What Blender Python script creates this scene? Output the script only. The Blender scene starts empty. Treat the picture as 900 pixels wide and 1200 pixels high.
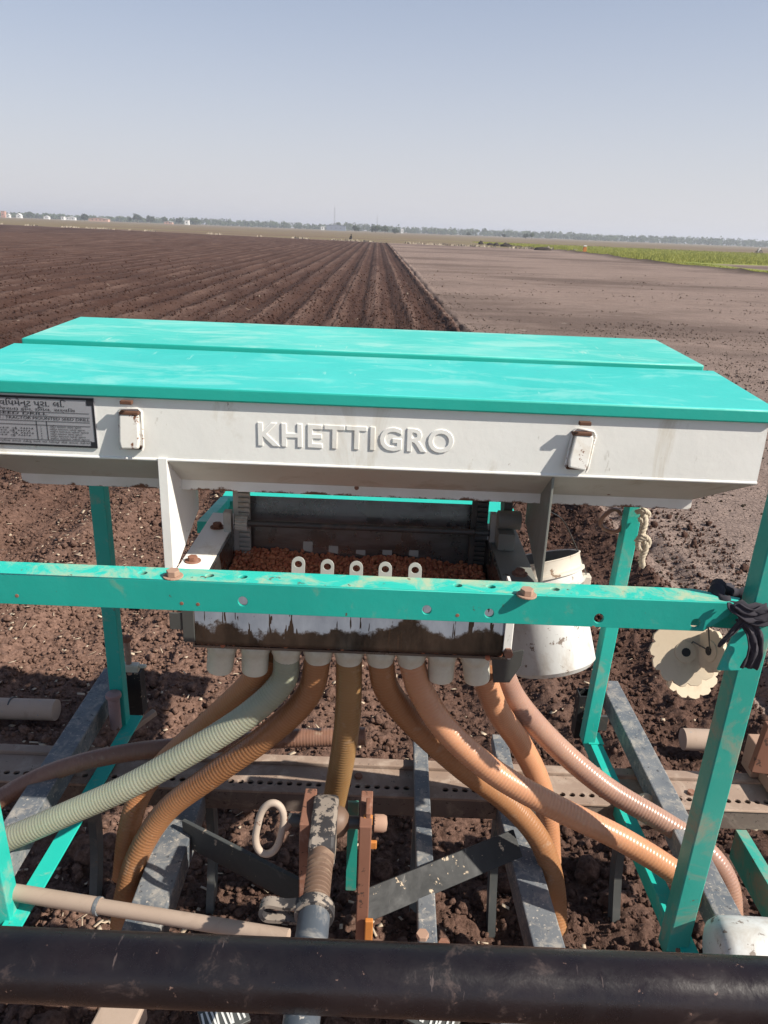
import bpy, bmesh, math, random
import numpy as np
from mathutils import Vector, Matrix, noise as mnoise
R = math.radians
rng = np.random.default_rng(7)
random.seed(7)
S = bpy.context.scene
COL = S.collection

# ------------------------------------------------------------ camera
CAM_H = 1.9
PITCH, ROLL, FPX = R(20.1), R(2.27), 900.0
fw = Vector((0, math.cos(PITCH), -math.sin(PITCH)))
up0 = Vector((0, math.sin(PITCH), math.cos(PITCH)))
r0 = Vector((1, 0, 0))
rt = math.cos(ROLL) * r0 + math.sin(ROLL) * up0
up = -math.sin(ROLL) * r0 + math.cos(ROLL) * up0
cam_d = bpy.data.cameras.new('camera')
cam = bpy.data.objects.new('camera', cam_d)
COL.objects.link(cam)
M3 = Matrix((rt, up, -fw)).transposed()
cam.matrix_world = Matrix.Translation((0, 0, CAM_H)) @ M3.to_4x4()
cam_d.sensor_fit = 'VERTICAL'
cam_d.sensor_height = 24.0
cam_d.lens = 24.0 * FPX / 1200.0
cam_d.clip_start = 0.02
cam_d.clip_end = 30000
S.camera = cam

# ------------------------------------------------------------ light
SUN_DIR = Vector((1.1, -0.44, 1.0)).normalized()          # towards the sun
ELEV = math.asin(SUN_DIR.z)
AZ = math.atan2(SUN_DIR.x, SUN_DIR.y)
w = bpy.data.worlds.new('World')
S.world = w
w.use_nodes = True
nt = w.node_tree
nt.nodes.clear()
VEIL = (7.2, 7.1, 7.4, 1)
VEIL_UP = (6.1, 6.55, 8.0, 1)
sky = nt.nodes.new('ShaderNodeTexSky')
sky.sky_type = 'NISHITA'
sky.sun_disc = False
sky.sun_elevation = ELEV
sky.sun_rotation = AZ
sky.altitude = 50
sky.air_density = 1.0
sky.dust_density = 1.2
sky.ozone_density = 1.6
bg = nt.nodes.new('ShaderNodeBackground')
bg.inputs["Strength"].default_value = 0.07
wo = nt.nodes.new('ShaderNodeOutputWorld')
# dusty air: a pale veil over the sky, thickest near the horizon
wtc = nt.nodes.new('ShaderNodeTexCoord')
wsp = nt.nodes.new('ShaderNodeSeparateXYZ')
wmr = nt.nodes.new('ShaderNodeMapRange')
wmr.inputs['From Min'].default_value = 0.0
wmr.inputs['From Max'].default_value = 0.5
wmr.inputs['To Min'].default_value = 0.92
wmr.inputs['To Max'].default_value = 0.0
wmx = nt.nodes.new('ShaderNodeMix')
wmx.data_type = 'RGBA'
nt.links.new(wtc.outputs['Generated'], wsp.inputs[0])
nt.links.new(wsp.outputs[2], wmr.inputs['Value'])
wv = nt.nodes.new('ShaderNodeMix')
wv.data_type = 'RGBA'
wv.inputs[6].default_value = VEIL
wv.inputs[7].default_value = VEIL_UP
wm2 = nt.nodes.new('ShaderNodeMapRange')
wm2.inputs['From Min'].default_value = 0.02
wm2.inputs['From Max'].default_value = 0.24
nt.links.new(wsp.outputs[2], wm2.inputs['Value'])
nt.links.new(wm2.outputs[0], wv.inputs[0])
nt.links.new(wv.outputs[2], wmx.inputs[7])
nt.links.new(wmr.outputs[0], wmx.inputs[0])
nt.links.new(sky.outputs[0], wmx.inputs[6])
nt.links.new(wmx.outputs[2], bg.inputs[0])
nt.links.new(bg.outputs[0], wo.inputs[0])
sun_d = bpy.data.lights.new('sun', 'SUN')
sun_d.energy = 5.0
sun_d.angle = R(0.55)
sun_d.color = (1.0, 0.93, 0.82)
sun = bpy.data.objects.new('sun', sun_d)
COL.objects.link(sun)
sun.rotation_euler = SUN_DIR.to_track_quat('Z', 'Y').to_euler()
sun.location = (20, -10, 30)
S.view_settings.view_transform = 'Standard'
S.view_settings.look = 'None'
S.view_settings.gamma = 1
S.view_settings.use_curve_mapping = False
S.view_settings.exposure = 0.55
S.cycles.max_bounces = 6
S.cycles.diffuse_bounces = 3
S.cycles.glossy_bounces = 3
S.cycles.transmission_bounces = 4
S.cycles.volume_bounces = 1
S.cycles.use_denoising = True


# ------------------------------------------------------------ helpers
def ray(u, v):
    return fw + (u - 450) / FPX * rt - (v - 600) / FPX * up


def P(u, v, X=None, Y=None, Z=None):
    """point of the place seen at photo pixel (u, v) on a known plane"""
    d = ray(u, v)
    t = (Z - CAM_H) / d.z if Z is not None else (Y / d.y if Y is not None else X / d.x)
    return Vector((t * d.x, t * d.y, CAM_H + t * d.z))


class MB:
    def __init__(self):
        self.v, self.f = [], []

    def add(self, vs, fs):
        n = len(self.v)
        self.v += [Vector(p) for p in vs]
        self.f += [tuple(i + n for i in f) for f in fs]
        return self

    def box(self, x0, x1, y0, y1, z0, z1, M=None):
        vs = [Vector((x, y, z)) for x in (x0, x1) for y in (y0, y1) for z in (z0, z1)]
        if M is not None:
            vs = [M @ p for p in vs]
        return self.add(vs, [(0, 1, 3, 2), (4, 6, 7, 5), (0, 4, 5, 1), (2, 3, 7, 6), (0, 2, 6, 4), (1, 5, 7, 3)])

    def prism(self, pts, d):
        """polygon pts (3D, planar) extruded by vector d"""
        n = len(pts)
        d = Vector(d)
        vs = [Vector(p) for p in pts] + [Vector(p) + d for p in pts]
        fs = [tuple(range(n - 1, -1, -1)), tuple(range(n, 2 * n))]
        fs += [(i, (i + 1) % n, n + (i + 1) % n, n + i) for i in range(n)]
        return self.add(vs, fs)

    def bar(self, a, b, w_, h_, upv=(0, 0, 1)):
        """rectangular bar from a to b; w_ sideways, h_ along up"""
        a, b = Vector(a), Vector(b)
        t = (b - a).normalized()
        s = t.cross(Vector(upv)).normalized()
        n = s.cross(t).normalized()
        pts = [a + s * w_ / 2 * i + n * h_ / 2 * j for i, j in ((-1, -1), (1, -1), (1, 1), (-1, 1))]
        return self.prism(pts, b - a)

    def tube(self, path, rad, seg=12, cap=True, closed=False):
        n = len(path)
        path = [Vector(p) for p in path]
        rads = rad if hasattr(rad, '__len__') else [rad] * n
        t0 = (path[1] - path[0]).normalized()
        ref = Vector((0, 0, 1)) if abs(t0.z) < .9 else Vector((0, 1, 0))
        s = t0.cross(ref).normalized()
        base = len(self.v)
        for i in range(n):
            if closed:
                t = (path[(i + 1) % n] - path[i - 1]).normalized()
            else:
                t = (path[min(i + 1, n - 1)] - path[max(i - 1, 0)]).normalized()
            s = (s - t * s.dot(t)).normalized()
            q = t.cross(s)
            for k in range(seg):
                a = 2 * math.pi * k / seg
                self.v.append(path[i] + (s * math.cos(a) + q * math.sin(a)) * rads[i])
        for i in range(n if closed else n - 1):
            j = (i + 1) % n
            for k in range(seg):
                l = (k + 1) % seg
                self.f.append((base + i * seg + k, base + i * seg + l, base + j * seg + l, base + j * seg + k))
        if cap and not closed:
            self.f.append(tuple(base + k for k in range(seg - 1, -1, -1)))
            self.f.append(tuple(base + (n - 1) * seg + k for k in range(seg)))
        return self

    def cyl(self, a, b, r, seg=20, r2=None):
        return self.tube([a, b], [r, r if r2 is None else r2], seg)

    def lathe(self, prof, a, axis=(0, 0, 1), seg=28):
        """profile [(r, h)] turned round the axis through a"""
        ax = Vector(axis).normalized()
        ref = Vector((1, 0, 0)) if abs(ax.x) < .9 else Vector((0, 1, 0))
        s = ax.cross(ref).normalized()
        q = ax.cross(s)
        a = Vector(a)
        base = len(self.v)
        for r_, h in prof:
            for k in range(seg):
                an = 2 * math.pi * k / seg
                self.v.append(a + ax * h + (s * math.cos(an) + q * math.sin(an)) * r_)
        for i in range(len(prof) - 1):
            for k in range(seg):
                l = (k + 1) % seg
                self.f.append((base + i * seg + k, base + i * seg + l, base + (i + 1) * seg + l, base + (i + 1) * seg + k))
        return self

    def angle(self, a, b, d1, d2, w1, w2, t=0.005):
        """angle iron from a to b: heel on the line a-b, flanges w1 along d1 and w2 along d2"""
        d1, d2 = Vector(d1).normalized(), Vector(d2).normalized()
        a, b = Vector(a), Vector(b)
        pts = [a, a + d1 * w1, a + d1 * w1 + d2 * t, a + d1 * t + d2 * t, a + d1 * t + d2 * w2, a + d2 * w2]
        return self.prism(pts, b - a)

    def hexhead(self, c, ax, r, h):
        ax = Vector(ax).normalized()
        return self.tube([Vector(c), Vector(c) + ax * h], r, 6)


def wloc(o):
    l = Vector((0, 0, 0))
    while o is not None:
        l += o.location
        o = o.parent
    return l


def link(name, me, mats, parent):
    o = bpy.data.objects.new(name, me)
    COL.objects.link(o)
    for m in (mats if isinstance(mats, (list, tuple)) else [mats]):
        me.materials.append(m)
    if parent is not None:
        o.parent = parent
    return o


def obj(name, mb, mats, parent=None, smooth=0, bevel=0.0, loc=None, fix=True):
    """one mesh object; verts are world positions, kept relative to the parent (or loc)"""
    off = wloc(parent) if parent is not None else Vector((0, 0, 0))
    if loc is not None:
        off = off * 0 + Vector(loc)
    me = bpy.data.meshes.new(name)
    me.from_pydata([tuple(p - off) for p in mb.v], [], mb.f)
    if fix:
        bm = bmesh.new()
        bm.from_mesh(me)
        bmesh.ops.recalc_face_normals(bm, faces=bm.faces)
        bm.to_mesh(me)
        bm.free()
    me.update()
    o = link(name, me, mats, parent)
    if loc is not None:
        o.location = Vector(loc) - (wloc(parent) if parent is not None else Vector((0, 0, 0)))
    if smooth:
        me.polygons.foreach_set('use_smooth', [True] * len(me.polygons))
        try:
            me.set_sharp_from_angle(angle=R(smooth))
        except Exception:
            pass
    if bevel:
        b = o.modifiers.new('bevel', 'BEVEL')
        b.width = bevel
        b.segments = 2
        b.limit_method = 'ANGLE'
        b.angle_limit = R(40)
        b.harden_normals = False
    return o


def tag(o, label=None, cat=None, group=None, kind=None):
    if label:
        o['label'] = label
    if cat:
        o['category'] = cat
    if group:
        o['group'] = group
    if kind:
        o['kind'] = kind
    return o


def thing(name, loc, label, cat, group=None):
    o = bpy.data.objects.new(name, None)
    COL.objects.link(o)
    o.location = loc
    o.empty_display_size = .1
    return tag(o, label, cat, group)


def copy_tree(o, parent=None):
    c = o.copy()
    COL.objects.link(c)
    c.parent = parent
    for ch in list(o.children):
        copy_tree(ch, c)
    return c


def holed(name, outer, holes, depth, M, mat, parent, bevel=0.0):
    """flat outline with holes, extruded by depth; local XY -> world by matrix M"""
    cu = bpy.data.curves.new(name, 'CURVE')
    cu.dimensions = '2D'
    cu.fill_mode = 'BOTH'
    cu.extrude = depth / 2
    cu.bevel_depth = bevel
    cu.bevel_resolution = 1
    for pts in [outer] + holes:
        sp = cu.splines.new('POLY')
        sp.points.add(len(pts) - 1)
        for p, q in zip(sp.points, pts):
            p.co = (q[0], q[1], 0, 1)
        sp.use_cyclic_u = True
    tmp = bpy.data.objects.new('tmp', cu)
    COL.objects.link(tmp)
    bpy.context.view_layer.update()
    me = bpy.data.meshes.new_from_object(tmp.evaluated_get(bpy.context.evaluated_depsgraph_get()))
    bpy.data.objects.remove(tmp)
    off = wloc(parent) if parent is not None else Vector((0, 0, 0))
    me.transform(Matrix.Translation(-off) @ M)
    me.name = name
    me.materials.clear()
    return link(name, me, mat, parent)


def circ(x, y, r, n=12, ry=None):
    return [(x + r * math.cos(2 * math.pi * k / n), y + (ry or r) * math.sin(2 * math.pi * k / n)) for k in range(n)]


def frame(o, ex, ey):
    ex, ey = Vector(ex).normalized(), Vector(ey)
    ez = ex.cross(ey).normalized()
    ey = ez.cross(ex)
    m = Matrix((ex, ey, ez)).transposed().to_4x4()
    return Matrix.Translation(o) @ m


def text_mesh(s, size, extrude, bevel=0.0, res=3, sx=1.0, space=1.0, align='LEFT', offset=0.0):
    cu = bpy.data.curves.new('txt', 'FONT')
    cu.body = s
    cu.size = size
    cu.extrude = extrude
    cu.bevel_depth = bevel
    cu.bevel_resolution = 2
    cu.resolution_u = res
    cu.space_character = space
    cu.align_x = align
    cu.offset = offset
    tmp = bpy.data.objects.new('tmp', cu)
    COL.objects.link(tmp)
    tmp.scale = (sx, 1, 1)
    bpy.context.view_layer.update()
    me = bpy.data.meshes.new_from_object(tmp.evaluated_get(bpy.context.evaluated_depsgraph_get()))
    me.transform(Matrix.Diagonal((sx, 1, 1, 1)))
    bpy.data.objects.remove(tmp)
    vs = [v.co.copy() for v in me.vertices]
    fs = [tuple(p.vertices) for p in me.polygons]
    bpy.data.meshes.remove(me)
    return vs, fs


def smooth_path(pts, step):
    """Catmull-Rom through pts, resampled at even steps"""
    pts = [Vector(p) for p in pts]
    pts = [2 * pts[0] - pts[1]] + pts + [2 * pts[-1] - pts[-2]]
    dense = []
    for i in range(1, len(pts) - 2):
        p0, p1, p2, p3 = pts[i - 1:i + 3]
        for k in range(240):
            t = k / 240
            dense.append(.5 * (2 * p1 + (p2 - p0) * t + (2 * p0 - 5 * p1 + 4 * p2 - p3) * t * t + (3 * p1 - p0 - 3 * p2 + p3) * t ** 3))
    dense.append(pts[-2])
    out, acc = [dense[0]], 0.0
    for a, b in zip(dense, dense[1:]):
        acc += (b - a).length
        if acc >= step:
            out.append(b)
            acc = 0.0
    return out


# ------------------------------------------------------------ materials
class NT:
    def __init__(self, name):
        self.m = bpy.data.materials.new(name)
        self.m.use_nodes = True
        self.t = self.m.node_tree
        self.b = self.t.nodes['Principled BSDF']
        self.tc = self.t.nodes.new('ShaderNodeTexCoord')
        self.co = self.tc.outputs['Object']

    def new(self, k, **kw):
        n = self.t.nodes.new(k)
        for a, b in kw.items():
            setattr(n, a, b)
        return n

    def ln(self, a, b):
        self.t.links.new(a, b)

    def noise(self, scale, detail=4, rough=.55, co=None, dist=0.0, stretch=None):
        co = co or self.co
        if stretch:
            mp = self.new('ShaderNodeMapping')
            mp.inputs['Scale'].default_value = stretch
            self.ln(co, mp.inputs[0])
            co = mp.outputs[0]
        n = self.new('ShaderNodeTexNoise')
        n.inputs['Scale'].default_value = scale
        n.inputs['Detail'].default_value = detail
        n.inputs['Roughness'].default_value = rough
        n.inputs['Distortion'].default_value = dist
        self.ln(co, n.inputs['Vector'])
        return n.outputs['Fac']

    def vor(self, scale, feature='F1', co=None):
        n = self.new('ShaderNodeTexVoronoi')
        n.feature = feature
        n.inputs['Scale'].default_value = scale
        self.ln(co or self.co, n.inputs['Vector'])
        return n.outputs['Distance']

    def ramp(self, fac, a, b, lo=0.0, hi=1.0):
        n = self.new('ShaderNodeMapRange')
        n.clamp = True
        n.inputs['From Min'].default_value = a
        n.inputs['From Max'].default_value = b
        n.inputs['To Min'].default_value = lo
        n.inputs['To Max'].default_value = hi
        self.ln(fac, n.inputs['Value'])
        return n.outputs[0]

    def mix(self, fac, a, b):
        n = self.new('ShaderNodeMix', data_type='RGBA')
        if isinstance(fac, (int, float)):
            n.inputs[0].default_value = fac
        else:
            self.ln(fac, n.inputs[0])
        for s, x in ((n.inputs[6], a), (n.inputs[7], b)):
            if isinstance(x, tuple):
                s.default_value = (*x, 1)
            else:
                self.ln(x, s)
        return n.outputs[2]

    def math(self, op, a, b):
        n = self.new('ShaderNodeMath', operation=op)
        for s, x in zip(n.inputs, (a, b)):
            if isinstance(x, (int, float)):
                s.default_value = x
            else:
                self.ln(x, s)
        return n.outputs[0]

    def setc(self, c):
        if isinstance(c, tuple):
            self.b.inputs['Base Color'].default_value = (*c, 1)
        else:
            self.ln(c, self.b.inputs['Base Color'])

    def rough(self, r_):
        if isinstance(r_, (int, float)):
            self.b.inputs['Roughness'].default_value = r_
        else:
            self.ln(r_, self.b.inputs['Roughness'])

    def metal(self, r_):
        if isinstance(r_, (int, float)):
            self.b.inputs['Metallic'].default_value = r_
        else:
            self.ln(r_, self.b.inputs['Metallic'])

    def bump(self, h, strength=.3, dist=.01):
        n = self.new('ShaderNodeBump')
        n.inputs['Strength'].default_value = strength
        n.inputs['Distance'].default_value = dist
        self.ln(h, n.inputs['Height'])
        self.ln(n.outputs[0], self.b.inputs['Normal'])


def paint(name, base, fade, dust, chip=(.16, .07, .035), chip_at=.68, dust_at=.55, rough=.45, scale=1.0, chip2=None, stretch=None, dent=0.0, scuff=None):
    n = NT(name)
    big = n.noise(2.2 * scale, 5, .6)
    c = n.mix(n.ramp(big, .35, .7), base, fade)
    streak = n.noise(9 * scale, 6, .7, dist=.6, stretch=stretch)
    c = n.mix(n.ramp(streak, dust_at, dust_at + .16, 0, .75), c, dust)
    if chip2:
        c = n.mix(n.ramp(n.noise(21 * scale, 5, .65, dist=.3), .62, .66), c, chip2)
    if scuff:
        s1 = n.ramp(n.noise(60 * scale, 4, .7, stretch=(1, .12, .3)), .64, .68)
        s2 = n.ramp(n.noise(7 * scale, 4, .7), .48, .60)
        c = n.mix(n.math('MULTIPLY', n.math('MULTIPLY', s1, s2), .75), c, scuff)
    ch = n.ramp(n.noise(34 * scale, 7, .7), chip_at, chip_at + .025)
    c = n.mix(ch, c, chip)
    n.setc(c)
    n.rough(n.ramp(streak, .3, .7, rough - .08, rough + .25))
    hgt = n.noise(60 * scale, 5, .6)
    if dent:
        hgt = n.math('ADD', hgt, n.math('MULTIPLY', n.noise(3.0, 3, .5), dent))
    n.bump(hgt, .12, .003)
    return n.m


M = {}
M['teal'] = paint('teal_paint', (.012, .39, .32), (.03, .46, .39), (.26, .36, .28), chip_at=.665, dust_at=.545, scale=1.5, scuff=(.16, .42, .36))
M['teal_lid'] = paint('teal_lid_paint', (.030, .45, .41), (.065, .52, .48), (.20, .55, .51), chip_at=.735, dust_at=.50, rough=.5, stretch=(.5, 1.3, 1), dent=22, scuff=(.25, .60, .54))
M['teal_lid_faded'] = paint('faded_teal_lid_paint', (.05, .47, .41), (.10, .54, .48), (.25, .56, .50), chip_at=.715, dust_at=.48, rough=.55, stretch=(.5, 1.3, 1), dent=22, scuff=(.35, .60, .52))
M['teal_bar'] = paint('teal_bar_paint', (.010, .43, .35), (.02, .52, .43), (.36, .38, .24), chip_at=.665, dust_at=.57)
M['teal_dust'] = paint('dusty_teal_paint', (.02, .32, .26), (.06, .36, .29), (.30, .27, .20), chip_at=.66, dust_at=.50)
M['white'] = paint('white_paint', (.81, .81, .78), (.75, .74, .70), (.56, .51, .42), chip=(.13, .05, .02), chip_at=.685, dust_at=.565, rough=.38, dent=14, scuff=(.52, .50, .45), stretch=(1, 1, .35))
M['white_rusty'] = paint('rusty_white_paint', (.66, .65, .62), (.6, .58, .54), (.5, .44, .36), chip=(.14, .05, .02), chip_at=.585, dust_at=.55, rough=.45)
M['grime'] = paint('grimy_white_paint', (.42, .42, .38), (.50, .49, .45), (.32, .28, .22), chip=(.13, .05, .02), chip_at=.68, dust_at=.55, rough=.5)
M['rust'] = paint('rusted_steel', (.17, .068, .040), (.27, .135, .09), (.42, .28, .22), chip=(.06, .03, .02), chip_at=.60, rough=.75)
M['rust_pale'] = paint('dusty_rusted_steel', (.33, .20, .14), (.40, .27, .20), (.42, .31, .23), chip=(.12, .06, .04), chip_at=.62, rough=.8)
M['grey_steel'] = paint('worn_grey_steel', (.095, .11, .13), (.19, .20, .21), (.36, .33, .29), chip=(.42, .38, .33), chip_at=.60, dust_at=.49, rough=.55, scale=3.4, chip2=(.05, .05, .055), scuff=(.34, .32, .29))
M['black_steel'] = paint('scuffed_black_steel', (.010, .011, .012), (.022, .023, .023), (.16, .15, .135), chip=(.46, .36, .25), chip_at=.615, dust_at=.60, rough=.6, scuff=(.22, .20, .18))
M['pipe_black'] = paint('scuffed_black_pipe', (.007, .006, .0075), (.018, .012, .013), (.11, .075, .065), chip=(.16, .10, .08), chip_at=.66, dust_at=.60, rough=.24, scale=2.2, scuff=(.10, .075, .07))
M['dark_steel'] = paint('dark_plain_steel', (.05, .055, .055), (.08, .08, .075), (.16, .13, .10), chip_at=.64, rough=.4)
M['beige_pipe'] = paint('dusty_beige_pipe', (.36, .27, .21), (.44, .34, .27), (.30, .22, .17), chip=(.16, .22, .26), chip_at=.66, rough=.8)
M['toolbar'] = paint('dusty_toolbar_steel', (.25, .175, .135), (.34, .25, .195), (.43, .34, .275), chip=(.10, .075, .06), chip_at=.63, dust_at=.50, rough=.75, scale=2.0)
M['toolbar_web'] = paint('grimy_toolbar_web', (.13, .10, .085), (.19, .15, .125), (.30, .245, .20), chip=(.05, .04, .035), chip_at=.6, dust_at=.52, rough=.75, scale=2.0)
M['bucket'] = paint('white_bucket_plastic', (.62, .63, .62), (.54, .55, .53), (.40, .36, .31), chip=(.2, .16, .13), chip_at=.60, dust_at=.47, rough=.5, scuff=(.28, .26, .24))
M['rim'] = paint('dirty_rim_plastic', (.55, .51, .44), (.60, .56, .49), (.42, .36, .28), chip=(.22, .15, .1), chip_at=.60, dust_at=.5)
M['cream'] = paint('cream_plastic', (.58, .47, .34), (.64, .54, .41), (.48, .37, .26), chip_at=.8, rough=.55)
M['cap'] = paint('pinkish_worn_cap', (.30, .19, .19), (.36, .24, .23), (.4, .3, .27), chip_at=.66, rough=.6)
M['rust_dark'] = paint('dark_rust', (.085, .036, .020), (.13, .06, .035), (.2, .12, .08), chip=(.05, .025, .018), chip_at=.6, rough=.8)
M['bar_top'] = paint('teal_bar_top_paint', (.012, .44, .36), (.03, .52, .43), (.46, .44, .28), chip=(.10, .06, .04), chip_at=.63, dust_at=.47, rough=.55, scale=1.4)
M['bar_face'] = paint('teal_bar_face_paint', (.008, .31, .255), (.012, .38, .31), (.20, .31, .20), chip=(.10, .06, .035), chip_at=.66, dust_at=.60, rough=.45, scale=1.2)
M['shade_grey_green'] = paint('shaded_grey_green_paint', (.17, .18, .16), (.22, .22, .20), (.26, .22, .17), chip=(.09, .045, .025), chip_at=.64, dust_at=.56, rough=.5)  # shade under the hopper is put into this darker colour
M['orange'] = paint('orange_paint', (.50, .17, .03), (.45, .2, .06), (.4, .25, .15), chip_at=.66)
M['cloth'] = paint('black_cloth', (.025, .023, .032), (.05, .045, .055), (.09, .08, .085), chip_at=.9, rough=.95)
M['rope'] = paint('cream_rope', (.52, .46, .36), (.42, .36, .27), (.36, .3, .22), chip_at=.8, rough=.95, scale=3)


def mk_steel():
    n = NT('stainless_steel')
    n.setc(n.mix(n.ramp(n.noise(6, 6, .7, stretch=(1, 1, 4)), .45, .75), (.20, .205, .20), (.11, .10, .09)))
    n.metal(.85)
    n.rough(n.ramp(n.noise(20, 5, .6), .3, .7, .18, .4))
    return n.m


M['steel'] = mk_steel()


def mk_film():
    """polished steel panel with torn white protective film left along its upper half"""
    n = NT('steel_panel_with_torn_film')
    sp = n.new('ShaderNodeSeparateXYZ')
    n.ln(n.co, sp.inputs[0])
    edge = n.math('ADD', n.math('MULTIPLY', n.math('SUBTRACT', n.noise(7, 3, .6, stretch=(1, 0, .55)), .5), .17),
                  n.math('MULTIPLY', n.math('SUBTRACT', n.noise(38, 4, .7, stretch=(1, 0, .8)), .5), .030))
    h = n.math('ADD', sp.outputs['Z'], edge)
    h = n.math('ADD', h, n.math('MULTIPLY', n.math('SUBTRACT', n.noise(130, 5, .8), .5), .030))
    film = n.ramp(h, 1.177, 1.186)
    cut = n.ramp(n.noise(55, 3, .7, stretch=(1, 0, .12)), .585, .592)
    flake = n.ramp(n.vor(42), .16, .17, 1, 0)
    flake = n.math('MULTIPLY', flake, n.ramp(h, 1.160, 1.1825))
    film = n.math('MAXIMUM', film, n.math('MULTIPLY', flake, .8))
    film = n.math('MULTIPLY', film, n.math('SUBTRACT', 1.0, cut))
    film = n.math('MULTIPLY', film, n.ramp(n.noise(24, 5, .8), .30, .33))
    tone = n.noise(14, 5, .7, stretch=(1, 0, .4))
    c = n.mix(film, n.mix(n.ramp(tone, .35, .65), (.035, .033, .030), (.14, .115, .095)), n.mix(n.ramp(tone, .3, .7), (.17, .20, .25), (.31, .345, .41)))
    streak = n.ramp(n.noise(30, 4, .7, stretch=(1, 0, .08)), .62, .7, 0, .5)
    c = n.mix(streak, c, (.28, .17, .10))
    n.setc(c)
    n.metal(n.math('SUBTRACT', .75, n.math('MULTIPLY', film, .75)))
    n.rough(n.ramp(film, 0, 1, .13, .35))
    return n.m


M['film'] = mk_film()


def mk_lip():
    n = NT('white_paint_rusting_at_the_edge')
    sp = n.new('ShaderNodeSeparateXYZ')
    n.ln(n.co, sp.inputs[0])
    h = n.math('ADD', sp.outputs['Z'], n.math('MULTIPLY', n.math('SUBTRACT', n.noise(16, 6, .75), .5), -.045))
    c = n.mix(n.ramp(n.noise(6, 5, .6), .4, .7), (.74, .73, .70), (.60, .57, .51))
    c = n.mix(n.ramp(h, 1.3765, 1.3800, 1, 0), c, (.14, .055, .025))
    n.setc(c)
    n.rough(.5)
    return n.m


M['lip'] = mk_lip()


def mk_hose(name, base, alt, rough=.38):
    n = NT(name)
    c = n.mix(n.ramp(n.noise(5, 4, .6), .35, .65), base, alt)
    c = n.mix(n.ramp(n.noise(26, 5, .7), .60, .72, 0, .5), c, (.42, .33, .25))
    n.setc(c)
    n.rough(rough)
    b = n.b
    b.inputs['Subsurface Weight'].default_value = .25
    b.inputs['Subsurface Radius'].default_value = (.012, .007, .004)
    b.inputs['Subsurface Scale'].default_value = 1.0
    return n.m


M['hose_orange'] = mk_hose('orange_brown_hose', (.42, .19, .085), (.36, .155, .065))
M['hose_brown'] = mk_hose('brown_hose', (.34, .165, .075), (.29, .135, .06))
M['hose_ochre'] = mk_hose('ochre_hose', (.30, .175, .075), (.26, .145, .06))
M['hose_green'] = mk_hose('pale_green_hose', (.33, .34, .255), (.27, .285, .21))
M['hose_peach'] = mk_hose('peach_hose', (.55, .28, .16), (.48, .23, .12), .32)
M['hose_mauve'] = mk_hose('mauve_brown_hose', (.32, .19, .15), (.40, .24, .17), .30)
M['hose_dark'] = mk_hose('dark_brown_hose', (.22, .115, .08), (.28, .155, .11))


def mk_spout():
    n = NT('milky_plastic')
    n.setc(n.mix(n.ramp(n.noise(9, 5, .7), .5, .75), (.62, .60, .50), (.44, .40, .30)))
    n.rough(.4)
    n.b.inputs['Subsurface Weight'].default_value = .3
    n.b.inputs['Subsurface Radius'].default_value = (.01, .01, .008)
    n.b.inputs['Subsurface Scale'].default_value = 1.0
    return n.m


M['spout'] = mk_spout()


def mk_seed():
    n = NT('chickpea_skin')
    g = n.new('ShaderNodeObjectInfo')
    n.setc(n.mix(n.ramp(n.noise(70, 2, .5), .35, .65), (.36, .105, .052), (.54, .22, .11)))
    n.rough(.6)
    return n.m


M['seed'] = mk_seed()
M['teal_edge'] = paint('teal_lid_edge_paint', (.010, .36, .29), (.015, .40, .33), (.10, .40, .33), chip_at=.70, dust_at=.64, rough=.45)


def flat(name, c, rough=.7, metal=0.0):
    n = NT(name)
    n.setc(n.mix(n.ramp(n.noise(3, 4, .6), .35, .65), c, tuple(x * .82 for x in c)))
    n.rough(rough)
    n.metal(metal)
    return n.m


M['plate'] = flat('data_plate_metal', (.34, .34, .37), .45, .2)
M['ink'] = flat('black_ink', (.012, .012, .016), .6)
M['inside'] = flat('dark_inside_plastic', (.16, .17, .18), .6)
M['letter_white'] = flat('white_letter_paint', (.62, .62, .6), .6)


# ------------------------------------------------------------ ground
def vnoise(x, y, seed=0):
    """value noise, numpy"""
    xi, yi = np.floor(x).astype(np.int64), np.floor(y).astype(np.int64)
    fx, fy = x - xi, y - yi
    fx, fy = fx * fx * (3 - 2 * fx), fy * fy * (3 - 2 * fy)

    def h(a, b):
        n = (a * 374761393 + b * 668265263 + seed * 982451653) & 0xffffffff
        n = ((n ^ (n >> 13)) * 1274126177) & 0xffffffff
        return ((n ^ (n >> 16)) & 0xffff) / 65535.0
    return (h(xi, yi) * (1 - fx) + h(xi + 1, yi) * fx) * (1 - fy) + (h(xi, yi + 1) * (1 - fx) + h(xi + 1, yi + 1) * fx) * fy


def fbm(x, y, sc, octs=4, seed=0, gain=.5):
    a, s, t = 1.0, 0.0, 0.0
    for o in range(octs):
        s = s + a * (vnoise(x / sc, y / sc, seed + o * 17) - .5)
        t += a
        sc /= 2.0
        a *= gain
    return s / t * 2


X_EDGE = 1.76      # edge of the tilled land
FUR = 0.86
SHEAR = .0218   # the furrows run slightly to the left of straight ahead


def end_y(x):
    return 137.0 - .56 * np.minimum(x, 0) * 1.0 - .3 * np.maximum(x, 0)


def tilled_mask(x, y):
    x0, x = x, x + SHEAR * y
    e = X_EDGE + .08 * fbm(x * 0 + 3.1, y, 1.3, 3, 5) + .14 * fbm(x, y, .35, 3, 91)
    m = np.clip((e - x) / .12 + .5, 0, 1)
    return m * np.clip((end_y(x0) - y) / 2.0, 0, 1)


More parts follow.
